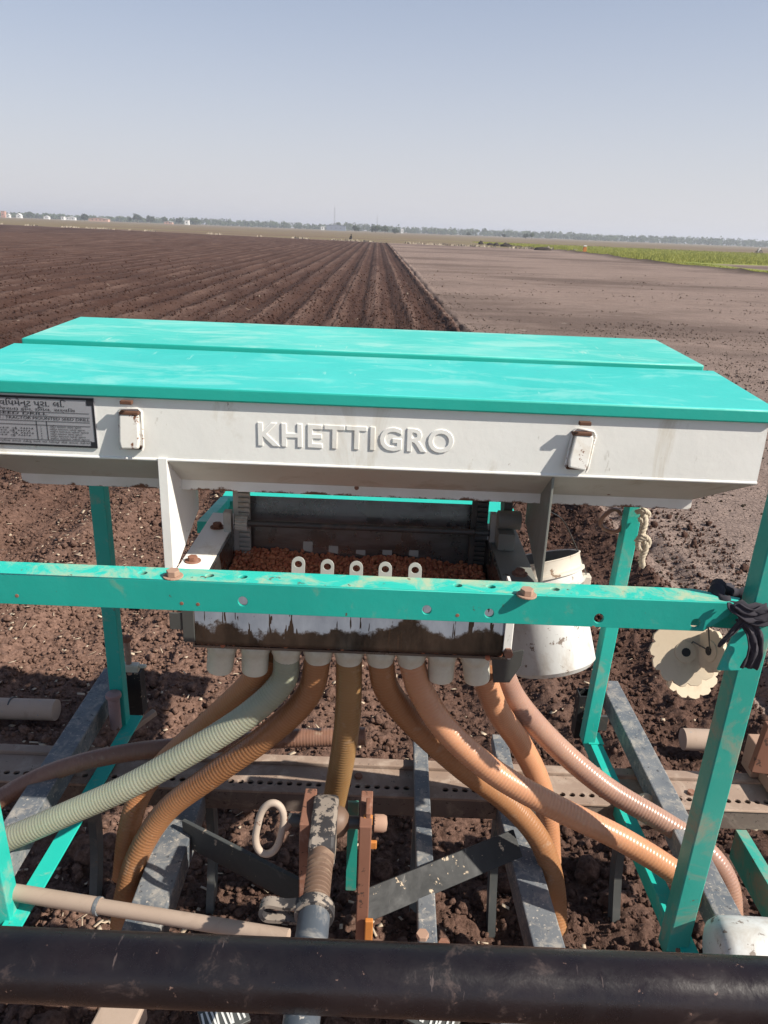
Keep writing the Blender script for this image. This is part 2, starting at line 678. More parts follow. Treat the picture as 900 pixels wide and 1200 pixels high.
def height(x, y):
    m = tilled_mask(x, y)
    x_true, x = x, x + SHEAR * y
    xw = x + .05 * fbm(x * .6, y, 1.6, 3, 9)
    k = np.floor(xw / FUR)
    amp = (.034 + .030 * vnoise(k * 3.7, k * 0 + 1.5, 3)) * (.45 + .9 * vnoise(x * 1.5, y * .35, 13))
    fade = np.clip((y - 1.2) / 2.5, .35, 1)
    ridge = amp * fade * np.cos(2 * np.pi * xw / FUR)
    ridge += .010 * np.cos(2 * np.pi * xw / (FUR / 3) + 1.3 * k)
    near = np.clip(1.5 - y / 40.0, .35, 1)
    rough = .045 * fbm(x, y, .32, 3, 21) + .030 * np.abs(fbm(x, y, .085, 3, 31, .6)) + .018 * np.abs(fbm(x, y, .034, 2, 37, .7))
    zt = ridge + rough * near
    zf = -.01 + .018 * fbm(x, y, .9, 3, 41) + .012 * fbm(x, y, .12, 3, 51) * near
    z = zt * m + zf * (1 - m)
    # loose ridge and wheel mark along the edge of the tilled strip
    d = x - X_EDGE - .08 * fbm(x * 0 + 3.1, y, 1.3, 3, 5)
    x = x_true
    inb = np.clip((end_y(x) - y) / 2.0, 0, 1)
    z += inb * (.055 * np.exp(-((d + .13) / .12) ** 2) - .055 * np.exp(-((d - .10) / .06) ** 2) + .025 * np.exp(-((d - .26) / .09) ** 2)) * (.25 + 1.3 * vnoise(x * 6, y * 2.2, 77)) + inb * np.exp(-(d / .35) ** 2) * .05 * fbm(x, y, .16, 3, 78)
    # soil pushed up by the covering pipe
    z += .035 * np.exp(-((y - 2.47) / .06) ** 2) * np.clip((-.95 - x) / .1, 0, 1) + .10 * np.exp(-((x + 1.03) / .10) ** 2 - ((y - 2.60) / .12) ** 2) + .09 * np.exp(-((x - .96) / .14) ** 2 - ((y - 2.46) / .10) ** 2)
    # earth bank in front of the green field
    z += .28 * np.exp(-((x - bank_x(y)) / .5) ** 2) * np.clip((y - 30) / 10, 0, 1) * np.clip((190 - y) / 20, 0, 1) * (.7 + .6 * vnoise(x * .8, y * .8, 88))
    return z


def bank_x(y):
    return 25.6 + .9 * np.sin(y * .06) - np.clip(y - 100, 0, 200) * .06


def axis(dense0, dense1, st, g, far):
    a = list(np.arange(dense0, dense1, st))
    v, s = dense1, st
    while v < far:
        a.append(v)
        s *= g
        v += s
    return a


print('ground')
xr = axis(0, 2.2, .0115, 1.035, 7000)
xl = axis(0, 2.8, .016, 1.03, 30.0)
xl2 = []
v_, s_ = 2.3, .0115
while v_ < 45:                      # keep the ridges resolved to the left
    xl2.append(v_)
    s_ = min(s_ * 1.04, .10)
    v_ += s_
while v_ < 7000:
    xl2.append(v_)
    s_ *= 1.06
    v_ += s_
xs = np.array(sorted(set([-a for a in list(np.arange(.0115, 2.3, .0115)) + xl2] + xr)))
ys = np.array([-3000, -800, -200, -60, -20, -8, -3, -1, 0, .4] + axis(.8, 4.4, .0115, 1.018, 7000))
GX, GY = np.meshgrid(xs, ys)
GZ = height(GX, GY)
# clods pressed into the surface
ncl = 15000
cx = rng.uniform(-2.8, 2.2, ncl)
cy = 1.0 + 5.0 * rng.random(ncl) ** 1.3
cr = .006 + .013 * rng.random(ncl) ** 3
cm = tilled_mask(cx, cy)
for i in range(ncl):
    if cm[i] < .5 and rng.random() > .12:
        continue
    r_ = cr[i]
    i0, i1 = np.searchsorted(xs, [cx[i] - r_, cx[i] + r_])
    j0, j1 = np.searchsorted(ys, [cy[i] - r_, cy[i] + r_])
    if i1 <= i0 or j1 <= j0:
        continue
    dx = (xs[i0:i1] - cx[i])[None, :]
    dy = (ys[j0:j1] - cy[i])[:, None]
    GZ[j0:j1, i0:i1] += np.sqrt(np.clip(r_ * r_ - dx * dx - dy * dy, 0, None)) * .8
TIL = tilled_mask(GX, GY)
GREEN = np.clip((GX - bank_x(GY) - .4) / .6, 0, 1) * np.clip((GY - 20) / 5, 0, 1) * np.clip((212 - .25 * (GX - 25) + 8 * fbm(GX, GY, 40, 2, 3) - GY) / 12, 0, 1)
BROWN = np.clip((GX - 31 - 1.5 * fbm(GX, GY, 8, 2, 6)) / 1.0, 0, 1) * np.clip((84 + 3 * fbm(GX, GY, 8, 2, 8) - GY) / 2, 0, 1)
GREEN = GREEN * (1 - BROWN)
DRY = np.clip((GY - end_y(GX)) / 4, 0, 1) * (1 - GREEN)
BANK = np.exp(-((GX - bank_x(GY)) / .55) ** 4) * np.clip((GY - 30) / 10, 0, 1) * np.clip((190 - GY) / 20, 0, 1)
ny, nx = GX.shape
me = bpy.data.meshes.new('soil_ground')
me.vertices.add(nx * ny)
me.vertices.foreach_set('co', np.stack([GX, GY, GZ], -1).astype(np.float32).ravel())
idx = np.arange(nx * ny).reshape(ny, nx)
q = np.stack([idx[:-1, :-1], idx[:-1, 1:], idx[1:, 1:], idx[1:, :-1]], -1).reshape(-1, 4)
me.loops.add(q.size)
me.loops.foreach_set('vertex_index', q.astype(np.int32).ravel())
me.polygons.add(len(q))
me.polygons.foreach_set('loop_start', np.arange(0, q.size, 4, dtype=np.int32))
me.polygons.foreach_set('use_smooth', np.ones(len(q), dtype=bool))
me.update()
at = me.attributes.new('land', 'FLOAT_COLOR', 'POINT')
XS = GX + SHEAR * GY
XS = XS + .07 * fbm(XS * .6, GY, 1.6, 3, 9)
KF = np.floor(XS / FUR + .5)
ph = XS / FUR - KF
wd_ = .10 + .13 * vnoise(KF * 5.1, KF * 0 + .5, 71)
STR = np.exp(-(ph / wd_) ** 2) * np.clip(1.7 * vnoise(XS * 3, GY * .5, 73) * (.3 + vnoise(KF * 2.3, GY * .06, 79)) , 0, 1)
at.data.foreach_set('color', np.stack([TIL, GREEN, DRY, BANK], -1).astype(np.float32).ravel())
at2 = me.attributes.new('dryline', 'FLOAT', 'POINT')
at2.data.foreach_set('value', STR.astype(np.float32).ravel())
print('ground verts', nx * ny)


def mk_soil():
    n = NT('field_soil')
    a = n.new('ShaderNodeAttribute', attribute_name='land')
    sp = n.new('ShaderNodeSeparateColor')
    n.ln(a.outputs['Color'], sp.inputs[0])
    til, gre, dry, bank = sp.outputs[0], sp.outputs[1], sp.outputs[2], a.outputs['Alpha']
    fine = n.noise(55, 8, .7)
    mid = n.noise(4.5, 6, .65)
    lng = n.noise(1.6, 5, .6, stretch=(1.0, .06, 1.0))
    far = n.noise(.05, 5, .6)
    t = n.mix(n.ramp(fine, .36, .66), (.024, .0108, .0078), (.088, .045, .034))
    t = n.mix(n.ramp(n.noise(11, 6, .75), .42, .66, 0, .65), t, (.022, .0105, .008))
    t = n.mix(n.ramp(mid, .52, .75, 0, .5), t, (.125, .076, .060))
    t = n.mix(n.ramp(lng, .44, .66, 0, .45), t, (.105, .062, .049))
    t = n.mix(n.ramp(n.noise(1.1, 6, .75, stretch=(1.0, .12, 1.0)), .55, .72, 0, .6), t, (.036, .019, .015))
    t = n.mix(n.ramp(n.noise(.22, 5, .7, stretch=(1.0, .5, 1.0)), .48, .64, 0, .5), t, (.042, .022, .0165))
    t = n.mix(n.ramp(n.noise(140, 3, .6), .68, .72, 0, .8), t, (.32, .25, .19))
    t = n.mix(n.ramp(n.noise(3.0, 2, .4), .735, .745, 0, .7), t, (.30, .24, .19))
    dl = n.new('ShaderNodeAttribute', attribute_name='dryline')
    dm = n.math('MULTIPLY', dl.outputs['Fac'], n.ramp(n.noise(9, 6, .75), .35, .60, .1, 1.0))
    t = n.mix(dm, t, (.15, .096, .077))
    sx = n.new('ShaderNodeSeparateXYZ')
    n.ln(n.co, sx.inputs[0])
    drier = n.math('MULTIPLY', n.ramp(sx.outputs['Y'], 3.6, 7.0, 1, 0), n.ramp(n.noise(1.3, 5, .65), .28, .52, .45, .95))
    drier = n.math('MULTIPLY', drier, n.ramp(sx.outputs['X'], -.9, .9, 1, .35))
    t = n.mix(drier, t, n.mix(n.ramp(fine, .34, .66), (.095, .053, .039), (.26, .16, .122)))
    f = n.mix(n.ramp(n.noise(30, 8, .7), .35, .65), (.185, .136, .116), (.30, .228, .196))
    f = n.mix(n.ramp(n.noise(.8, 6, .65), .42, .68, 0, .7), f, (.275, .205, .175))
    f = n.mix(n.ramp(n.noise(.33, 7, .75, stretch=(.5, 1, 1)), .50, .62, 0, .6), f, (.19, .138, .114))
    f = n.mix(n.ramp(n.noise(.075, 6, .7, stretch=(.45, 1, 1)), .48, .58, 0, .85), f, (.125, .090, .076))
    f = n.mix(n.ramp(n.noise(4.5, 8, .85, stretch=(.35, 1.6, 1)), .585, .64, 0, .8), f, (.062, .043, .034))
    f = n.mix(n.ramp(n.noise(1.3, 8, .85, stretch=(.4, 1.3, 1)), .58, .66, 0, .6), f, (.085, .060, .048))
    f = n.mix(n.ramp(n.noise(5.0, 2, .4, stretch=(.6, 1, 1)), .72, .73, 0, .6), f, (.36, .31, .26))
    cr = n.ramp(n.vor(26, 'DISTANCE_TO_EDGE'), 0.0, .07, .8, 0)
    f = n.mix(n.math('MULTIPLY', cr, n.ramp(n.noise(3.5, 4, .6), .40, .56)), f, (.07, .05, .042))
    c = n.mix(til, f, t)
    d = n.mix(n.ramp(n.noise(.03, 6, .65, stretch=(.35, 1.5, 1)), .42, .6), (.15, .105, .072), (.19, .16, .085))
    d = n.mix(n.ramp(far, .52, .62, 0, .8), d, (.16, .115, .085))
    c = n.mix(dry, c, d)
    g = n.mix(n.ramp(n.noise(.35, 6, .65), .35, .65), (.17, .21, .04), (.27, .28, .07))
    c = n.mix(gre, c, g)
    c = n.mix(bank, c, (.05, .038, .026))
    n.setc(c)
    n.rough(.95)
    n.b.inputs['Specular IOR Level'].default_value = .15
    b1 = n.new('ShaderNodeBump')
    b1.inputs['Strength'].default_value = .85
    b1.inputs['Distance'].default_value = .02
    hh = n.math('ADD', n.math('MULTIPLY', fine, .6), n.noise(20, 6, .65))
    hh = n.math('ADD', hh, n.math('MULTIPLY', n.math('MINIMUM', n.vor(26, 'DISTANCE_TO_EDGE'), .07), n.math('MULTIPLY', n.math('SUBTRACT', 1.0, til), 5.0)))
    n.ln(hh, b1.inputs['Height'])
    n.ln(b1.outputs[0], n.b.inputs['Normal'])
    return n.m


M['soil'] = mk_soil()
ground = link('ground', me, M['soil'], None)
tag(ground, 'dark tilled soil on the left, pale bare crusted field on the right', 'ground', kind='structure')


def gz(x, y):
    return float(height(np.array([[x]]), np.array([[y]]))[0, 0])


def scatter_mesh(name, pos, scl, rots, base_v, base_f, mat, jit=0.0):
    """many small copies of one shape as one mesh"""
    n, bv = len(pos), len(base_v)
    V = np.repeat(base_v[None], n, 0)
    if jit:
        V = V * (1 + jit * (rng.random((n, bv, 1)) - .5) * 2)
    V = V * scl[:, None, :]
    c, s = np.cos(rots[:, 0]), np.sin(rots[:, 0])
    c2, s2 = np.cos(rots[:, 1]), np.sin(rots[:, 1])
    x, y, z = V[..., 0], V[..., 1], V[..., 2]
    x, z = x * c2[:, None] + z * s2[:, None], -x * s2[:, None] + z * c2[:, None]
    x, y = x * c[:, None] - y * s[:, None], x * s[:, None] + y * c[:, None]
    V = np.stack([x, y, z], -1) + pos[:, None, :]
    F = (base_f[None] + (np.arange(n) * bv)[:, None, None]).reshape(-1, base_f.shape[1])
    me = bpy.data.meshes.new(name)
    me.vertices.add(n * bv)
    me.vertices.foreach_set('co', V.astype(np.float32).ravel())
    k = F.shape[1]
    me.loops.add(F.size)
    me.loops.foreach_set('vertex_index', F.astype(np.int32).ravel())
    me.polygons.add(len(F))
    me.polygons.foreach_set('loop_start', np.arange(0, F.size, k, dtype=np.int32))
    me.update()
    return link(name, me, mat, None)


def ico(sub):
    bm = bmesh.new()
    bmesh.ops.create_icosphere(bm, subdivisions=sub, radius=1)
    v = np.array([p.co[:] for p in bm.verts])
    f = np.array([[x.index for x in g.verts] for g in bm.faces])
    bm.free()
    return v, f


# loose clods: many angular crumbs, fewer lumps
def crumbs(n, rmin, rvar, pw, sub, jit, name, label):
    px_ = rng.uniform(-3.4, 2.4, n)
    py_ = 1.0 + 7.0 * rng.random(n) ** 1.35
    cl = vnoise(px_ / .22, py_ / .22, 61)
    keep = ((tilled_mask(px_, py_) > .3) & (rng.random(n) < .35 + cl)) | (rng.random(n) < .03) | ((px_ > X_EDGE) & (px_ < X_EDGE + .6) & (rng.random(n) < .4))
    px_, py_ = px_[keep], py_[keep]
    rr = rmin + rvar * rng.random(len(px_)) ** pw
    hz = height(px_[None], py_[None])[0]
    iv, if_ = ico(sub)
    sc = rr[:, None] * (1 + .5 * (rng.random((len(px_), 3)) - .5))
    o = scatter_mesh(name, np.stack([px_, py_, hz + rr * .5 + .004], -1), sc, rng.random((len(px_), 2)) * 6.28, iv, if_, M['soil'], jit)
    tag(o, label, 'clods', kind='stuff')
    la = o.data.attributes.new('land', 'FLOAT_COLOR', 'POINT')
    la.data.foreach_set('color', np.tile([1, 0, 0, 0], len(o.data.vertices)).astype(np.float32))


crumbs(85000, .003, .0085, 2.0, 1, .34, 'soil_crumbs', 'fine crumbs of dark earth covering the tilled soil')
crumbs(2600, .009, .016, 2.4, 2, .34, 'soil_clods', 'loose dark brown clods of earth lying on the tilled soil')

# lumps turned up under the frame
n_ = 150
px_, py_ = rng.uniform(-.95, 1.2, n_), rng.uniform(1.3, 2.35, n_)
rr = .016 + .026 * rng.random(n_) ** 1.5
iv, if_ = ico(3)
wob = np.array([1 + .28 * mnoise.noise(Vector(p) * 2.1) + .16 * mnoise.noise(Vector(p) * 5.3) for p in iv])
lumps = scatter_mesh('soil_lumps', np.stack([px_, py_, height(px_[None], py_[None])[0] + rr * .25], -1), rr[:, None] * (1 + .5 * (rng.random((n_, 3)) - .5)), rng.random((n_, 2)) * 6.28, iv * wob[:, None], if_, M['soil'], .055)
tag(lumps, 'big moist lumps of turned earth under the machine frame', 'clods', kind='stuff')
la = lumps.data.attributes.new('land', 'FLOAT_COLOR', 'POINT')
la.data.foreach_set('color', np.tile([1, 0, 0, 0], len(lumps.data.vertices)).astype(np.float32))

# crust bits on the bare field
n_ = 26000
px_ = 1.5 + 8.5 * rng.random(n_) ** 1.4
py_ = 1.8 + 16 * rng.random(n_) ** 1.5
k_ = (tilled_mask(px_, py_) < .4) & (rng.random(n_) < .25 + 1.2 * vnoise(px_ / .5, py_ / .4, 66) ** 2)
px_, py_ = px_[k_], py_[k_]
rr = .003 + .010 * rng.random(len(px_)) ** 3
iv, if_ = ico(1)
crust = scatter_mesh('crust_bits', np.stack([px_, py_, height(px_[None], py_[None])[0] + rr * .3], -1), rr[:, None] * (1 + .6 * (rng.random((len(px_), 3)) - .5)) * np.array([1.2, 1.2, .8]), rng.random((len(px_), 2)) * 6.28, iv, if_, M['soil'], .3)
tag(crust, 'small crumbs of dry crust scattered on the pale bare field', 'soil crumbs', kind='stuff')

# clods further out on both fields
def far_clods(n, xa, xb, keep_tilled, r0, r1, name, label):
    py_ = 7.0 * np.exp(rng.random(n) * math.log(7.0))
    px_ = (xa + (xb - xa) * rng.random(n)) * py_
    t_ = tilled_mask(px_, py_)
    k_ = (t_ > .5) if keep_tilled else (t_ < .5) & (rng.random(n) < 2.2 * np.clip(vnoise(px_ / 1.6, py_ / .9, 67) - .45, 0, 1))
    k_ &= rng.random(n) < np.clip((49 - py_) / 30, 0, 1)
    px_, py_ = px_[k_], py_[k_]
    rr = (r0 + r1 * rng.random(len(px_)) ** 3) * np.sqrt(py_ / 14)
    iv, if_ = ico(1)
    o = scatter_mesh(name, np.stack([px_, py_, height(px_[None], py_[None])[0] + rr * .3], -1), rr[:, None] * (1 + .6 * (rng.random((len(px_), 3)) - .5)), rng.random((len(px_), 2)) * 6.28, iv, if_, M['soil'], .3)
    la = o.data.attributes.new('land', 'FLOAT_COLOR', 'POINT')
    la.data.foreach_set('color', np.tile([1.0 if keep_tilled else 0.0, 0, 0, 0], len(o.data.vertices)).astype(np.float32))
    tag(o, label, 'clods', kind='stuff')


far_clods(34000, -.62, .14, True, .006, .021, 'furrow_clods', 'rough clods scattered over the furrows beyond the machine')
far_clods(24000, .02, .62, False, .006, .020, 'field_clods', 'scattered clods on the pale bare field to the right')

# straw and stubble bits
n_ = 2000
px_ = rng.normal(-1.5, .8, n_)
px_[:500] = rng.uniform(-4, 1.6, 500)
py_ = 1.6 + 6 * rng.random(n_) ** 1.6
hz = height(px_[None], py_[None])[0]
M['straw'] = flat('dry_straw', (.50, .40, .29), .9)
bv = np.array([[-1, -1, 0], [1, -1, 0], [1, 1, .25], [-1, 1, .25], [-1, -1, .3], [1, -1, .3], [1, 1, .6], [-1, 1, .6]], float)
bf = np.array([[0, 1, 2, 3], [7, 6, 5, 4], [0, 4, 5, 1], [1, 5, 6, 2], [2, 6, 7, 3], [3, 7, 4, 0]])
L_ = .004 + .016 * rng.random(n_) ** 2.5
sc = np.stack([L_, .0015 + .008 * rng.random(n_) ** 2, .003 + 0 * L_], -1)
straw = scatter_mesh('straw_bits', np.stack([px_, py_, hz + .014], -1), sc, np.stack([rng.random(n_) * 6.28, (rng.random(n_) - .5) * .9], -1), bv, bf, M['straw'])
tag(straw, 'pale straw bits and root scraps scattered over the dark soil', 'straw', kind='stuff')

# ------------------------------------------------------------ far grass, stubble line
print('grass')


def blades(name, x, y, h, wd, mat, label, cat):
    n = len(x)
    a = rng.random(n) * 6.28
    lean = (rng.random((n, 2)) - .5) * .7 * h[:, None]
    z0 = height(x[None], y[None])[0] - .02
    b = np.stack([x, y, z0], -1)
    side = np.stack([np.cos(a), np.sin(a), 0 * a], -1) * wd[:, None]
    tip = b + np.stack([lean[:, 0], lean[:, 1], h], -1)
    V = np.stack([b - side, b + side, tip], 1)
    me = bpy.data.meshes.new(name)
    me.vertices.add(3 * n)
    me.vertices.foreach_set('co', V.astype(np.float32).ravel())
    me.loops.add(3 * n)
    me.loops.foreach_set('vertex_index', np.arange(3 * n, dtype=np.int32))
    me.polygons.add(n)
    me.polygons.foreach_set('loop_start', np.arange(0, 3 * n, 3, dtype=np.int32))
    me.update()
    o = link(name, me, mat, None)
    return tag(o, label, cat, kind='stuff')


def mk_leaf(name, c1, c2, scale=.5, trans=.35):
    n = NT(name)
    c = n.mix(n.ramp(n.noise(scale, 4, .6), .38, .62), c1, c2)
    n.setc(c)
    n.rough(.7)
    n.b.inputs['Specular IOR Level'].default_value = .2
    tr = n.new('ShaderNodeBsdfTranslucent')
    n.ln(c, tr.inputs[0])
    mx = n.new('ShaderNodeMixShader')
    mx.inputs[0].default_value = trans
    n.ln(n.b.outputs[0], mx.inputs[1])
    n.ln(tr.outputs[0], mx.inputs[2])
    out = n.t.nodes['Material Output']
    n.ln(mx.outputs[0], out.inputs[0])
    return n.m


M['grass'] = mk_leaf('grass_blades', (.22, .24, .05), (.35, .34, .09), .4)
n_ = 90000
gy_ = 48 + 162 * rng.random(n_) ** 1.3
gx_ = bank_x(gy_) + .8 + (12 + .62 * gy_) * rng.random(n_) ** 1.5
brn = (gx_ > 30) & (gy_ < 84)
k_ = ~brn & (vnoise(gx_ / 7, gy_ / 7, 4) > .12)
gx_, gy_ = gx_[k_], gy_[k_]
blades('green_grass', gx_, gy_, (.10 + .30 * rng.random(len(gx_)) * (.4 + vnoise(gx_ / 5, gy_ / 5, 6))) * np.where(gy_ < 86, .35, 1.0), .04 + .06 * rng.random(len(gx_)), M['grass'],
       'yellow green grass strip beyond the bare field on the right', 'grass')
M['stubble'] = flat('pale_stubble', (.36, .31, .24), .9)
n_ = 1500
sx_ = -120 + 150 * rng.random(n_)
sy_ = end_y(sx_) + 1.0 + rng.normal(0, .7, n_)
k_ = vnoise(sx_ / 2.5, sy_ * 0, 12) > .45
sx_, sy_ = sx_[k_], sy_[k_]
blades('dry_stubble', sx_, sy_, .15 + .3 * rng.random(len(sx_)), .12 + .15 * rng.random(len(sx_)), M['stubble'],
       'pale dry stubble along the far end of the tilled field', 'stubble')

# ------------------------------------------------------------ far trees
print('trees')
M['crown_far'] = mk_leaf('far_foliage', (.045, .075, .028), (.085, .12, .045), .12, .2)
M['crown_dark'] = mk_leaf('dark_foliage', (.03, .05, .022), (.055, .08, .032), .2, .2)
M['bark'] = flat('bark', (.12, .09, .07), .95)


def leaf_quads(centers, radii, per, size):
    vs, n = [], 0
    allv = []
    for c, r_ in zip(centers, radii):
        d = rng.normal(size=(per, 3))
        d /= np.linalg.norm(d, axis=1)[:, None]
        rad = r_ * (.45 + .6 * rng.random(per))[:, None]
        p = np.array(c)[None] + d * rad * np.array([1, 1, .8])
        a = rng.normal(size=(per, 3))
        a /= np.linalg.norm(a, axis=1)[:, None]
        b = np.cross(a, d)
        b /= np.linalg.norm(b, axis=1)[:, None] + 1e-6
        s = (size * (.5 + rng.random(per)))[:, None]
        allv.append(np.stack([p - a * s, p + b * s * .8, p + a * s, p - b * s * .8], 1))
    V = np.concatenate(allv).reshape(-1, 3)
    F = np.arange(len(V)).reshape(-1, 4)
    return V, F


def raw_mesh(name, V, F):
    me = bpy.data.meshes.new(name)
    me.from_pydata([tuple(p) for p in V], [], [tuple(int(i) for i in f) for f in F])
    me.update()
    return me


def tree(u, Y, hgt, wid, mat, label, group, name='tree'):
    x = P(u, 270, Y=Y).x
    t = thing(name, (x, Y, gz(x, Y)), label, 'tree', group)
    tb = MB()
    th = hgt * .35
    tb.tube([(0, 0, -.3), (.1, 0, th * .6), (.15, .1, hgt * .6)], [hgt * .035, hgt * .026, hgt * .012], 8)
    for k in range(4):
        a = k * 1.6 + random.random()
        tb.tube([(.1, 0, th * .6), (math.cos(a) * wid * .22, math.sin(a) * wid * .22, hgt * .62)], [hgt * .016, hgt * .006], 6)
    me_ = bpy.data.meshes.new('trunk')
    me_.from_pydata([tuple(p) for p in tb.v], [], tb.f)
    link('trunk', me_, M['bark'], t)
    nc = 13
    cs, rs = [], []
    for k in range(nc):
        a = random.random() * 6.28
        rr_ = wid * .36 * math.sqrt(random.random())
        zz = hgt * (.36 + .44 * random.random())
        f_ = 1 - .55 * max(0, (zz / hgt - .5)) * 2
        cs.append((math.cos(a) * rr_ * f_, math.sin(a) * rr_ * f_, zz))
        rs.append(wid * (.16 + .10 * random.random()))
    V, F = leaf_quads(cs, rs, 70, wid * .05)
    link('crown', raw_mesh('crown', V, F), mat, t)
    return t


TREES = [
    (37, 1000, 8, 11, 'M', 'broad dim tree just right of the white gabled house at far left'),
    (57, 1050, 8.5, 6, 'M', 'small tree behind the low white house at far left'),
    (100, 820, 7, 9.5, 'D', 'dark dense low tree left of the long pinkish building'),
    (153, 800, 5, 4.5, 'D', 'small dark bush beside the tall round tree at left'),
    (162, 900, 10.5, 10.5, 'D', 'tallest round dark tree standing on the left skyline'),
    (177, 900, 8, 10.5, 'D', 'broad dark tree just right of the tallest round tree'),
    (193, 900, 8.5, 7.5, 'M', 'bushy tree above the low pale building on the left skyline'),
    (210, 900, 8, 8.5, 'D', 'dark tree left of the bright white cube house'),
    (229, 950, 8, 13, 'M', 'wide low tree just right of the bright white cube house'),
    (396, 1050, 11, 9, 'M', 'rounded tree above the blue grey shed at the foot of the tall mast'),
    (417, 640, 4.6, 7.5, 'D', 'dark bush at left end of the green clump in the middle distance'),
    (440, 640, 5.2, 9, 'M', 'pale green bush in middle of the clump on the skyline'),
    (451, 680, 6.0, 8.5, 'M', 'tall green bush right of centre in the skyline clump'),
    (463, 640, 3.8, 7, 'D', 'dark low bush at right end of the middle skyline clump'),
    (549, 700, 3.6, 5, 'D', 'lone small dark bush before the hazy tree belt'),
    (591, 700, 3.4, 4.6, 'D', 'second small dark bush between the lone bush and the dark green clump'),
    (617, 640, 4.6, 4.8, 'D', 'dark green bush, left half of the clump right of centre'),
    (624, 640, 5.2, 5.0, 'M', 'dark green bush, right half of the clump right of centre'),
]
for u, Y, h_, wd_, k, lab in TREES:
    tree(u, Y, h_, wd_, M['crown_dark'] if k == 'D' else M['crown_far'], lab, 'trees on the skyline')
# hazy belt of trees along the horizon, one mass
cs, rs = [], []
for k in range(1900):
    x = rng.uniform(-1000, 1000)
    Y = rng.uniform(1120, 1350)
    hh = (3.5 + 2.5 * (k % 2) + 5.0 * vnoise(np.array([x / 60.0]), np.array([0.5]), 5)[0] + 2.5 * rng.random()) * .9
    if x < -330:
        hh *= .7
    for j in range(3):
        cs.append((x + rng.normal(0, 2.5), Y + rng.normal(0, 3), hh * (.30 + .25 * j)))
        rs.append(2.2 + 1.9 * rng.random())
V, F = leaf_quads(cs, rs, 16, 1.0)
tag(link('tree_belt', raw_mesh('tree_belt', V, F), M['crown_far'], None), 'hazy blue grey belt of trees along the horizon', 'tree belt', kind='stuff')

# ------------------------------------------------------------ far buildings and masts
print('buildings')
M['hwhite'] = flat('white_plaster', (.78, .78, .76), .8)
M['hpink'] = flat('pinkish_plaster', (.55, .34, .26), .8)
M['horange'] = flat('orange_plaster', (.55, .30, .22), .8)
M['hblue'] = flat('blue_grey_sheet', (.20, .23, .30), .6)
M['hroof'] = flat('pale_roof', (.60, .50, .44), .8)
M['hroofw'] = flat('white_roof', (.70, .70, .68), .8)
M['hdark'] = flat('dark_opening', (.05, .05, .055), .5)


def house(u, Y, wd, dp, h, wall, roof, gable, nwin, label, name='house', cat='house'):
    x = P(u, 265, Y=Y).x
    t = thing(name, (x, Y, gz(x, Y)), label, cat, 'buildings on the skyline')
    b = MB().box(-wd / 2, wd / 2, -dp / 2, dp / 2, -.5, h)
    if gable:
        b.prism([(-wd / 2, -dp / 2, h), (wd / 2, -dp / 2, h), (0, -dp / 2, h + gable)], (0, dp, 0))
    for p in b.v:
        p += Vector(t.location)
    obj('wall', b, wall, t)
    rf = MB()
    if gable:
        for s in (-1, 1):
            rf.bar((s * (wd / 4 + .15), -dp / 2 - .3, h + gable / 2 + .08), (s * (wd / 4 + .15), dp / 2 + .3, h + gable / 2 + .08), math.hypot(wd / 2 + .3, gable), .12, (s * gable, 0, wd / 2))
    else:
        rf.box(-wd / 2 - .25, wd / 2 + .25, -dp / 2 - .25, dp / 2 + .25, h, h + .28)
    for p in rf.v:
        p += Vector(t.location)
    obj('roof', rf, roof, t)
    for k in range(nwin):
        wx = -wd / 2 + wd * (k + 1) / (nwin + 1)
        wb = MB().box(wx - .5, wx + .5, -dp / 2 - .04, -dp / 2 + .1, h * .4, h * .4 + 1.1)
        for p in wb.v:
            p += Vector(t.location)
        obj('window', wb, M['hdark'], t)
    return t


house(6, 900, 4.2, 4, 6.5, M['horange'], M['hroof'], 0, 1, 'narrow tall orange building at the far left edge of skyline', 'tower_house')
house(11.5, 880, 3.6, 4, 2.6, M['hwhite'], M['hroofw'], 1.2, 1, 'small white gabled house beside the orange tower')
house(24, 880, 5.0, 5, 2.6, M['hwhite'], M['hroofw'], 2.0, 1, 'white house with a steep pale gable at far left')
house(56, 900, 5.5, 5, 2.4, M['hwhite'], M['hroofw'], 1.0, 1, 'low white house under a small tree at left')
house(75, 860, 3.2, 4, 3.2, M['hwhite'], M['hroofw'], 0, 1, 'small white house left of the long white shed')
house(84, 880, 10, 5, 2.6, M['hwhite'], M['hroofw'], 1.1, 3, 'long white shed left of the dark low tree', 'shed', 'shed')
house(117, 760, 18, 6, 2.4, M['hpink'], M['hroof'], 1.0, 4, 'long pinkish building with pale roof on left skyline', 'farm_building', 'building')
house(198, 850, 8.5, 5, 2.0, M['hpink'], M['hroofw'], .8, 2, 'low building with pale roof under the bushy tree')
house(219.5, 820, 4.0, 4, 4.4, M['hwhite'], M['hroofw'], 0, 1, 'bright white cube house left of the wide low tree')
house(378, 900, 3.6, 4, 3.8, M['hwhite'], M['hroofw'], 0, 1, 'small white hut left of the blue grey shed')
house(394, 950, 22, 9, 5.2, M['hblue'], M['hblue'], 1.2, 3, 'long blue grey shed at the foot of the tall mast', 'shed', 'shed')
house(471.5, 900, 3.0, 3, 4.6, M['hwhite'], M['hroofw'], 0, 1, 'tiny white hut right of the green clump of bushes')
M['mast'] = flat('galvanised_mast', (.25, .25, .26), .5, .3)


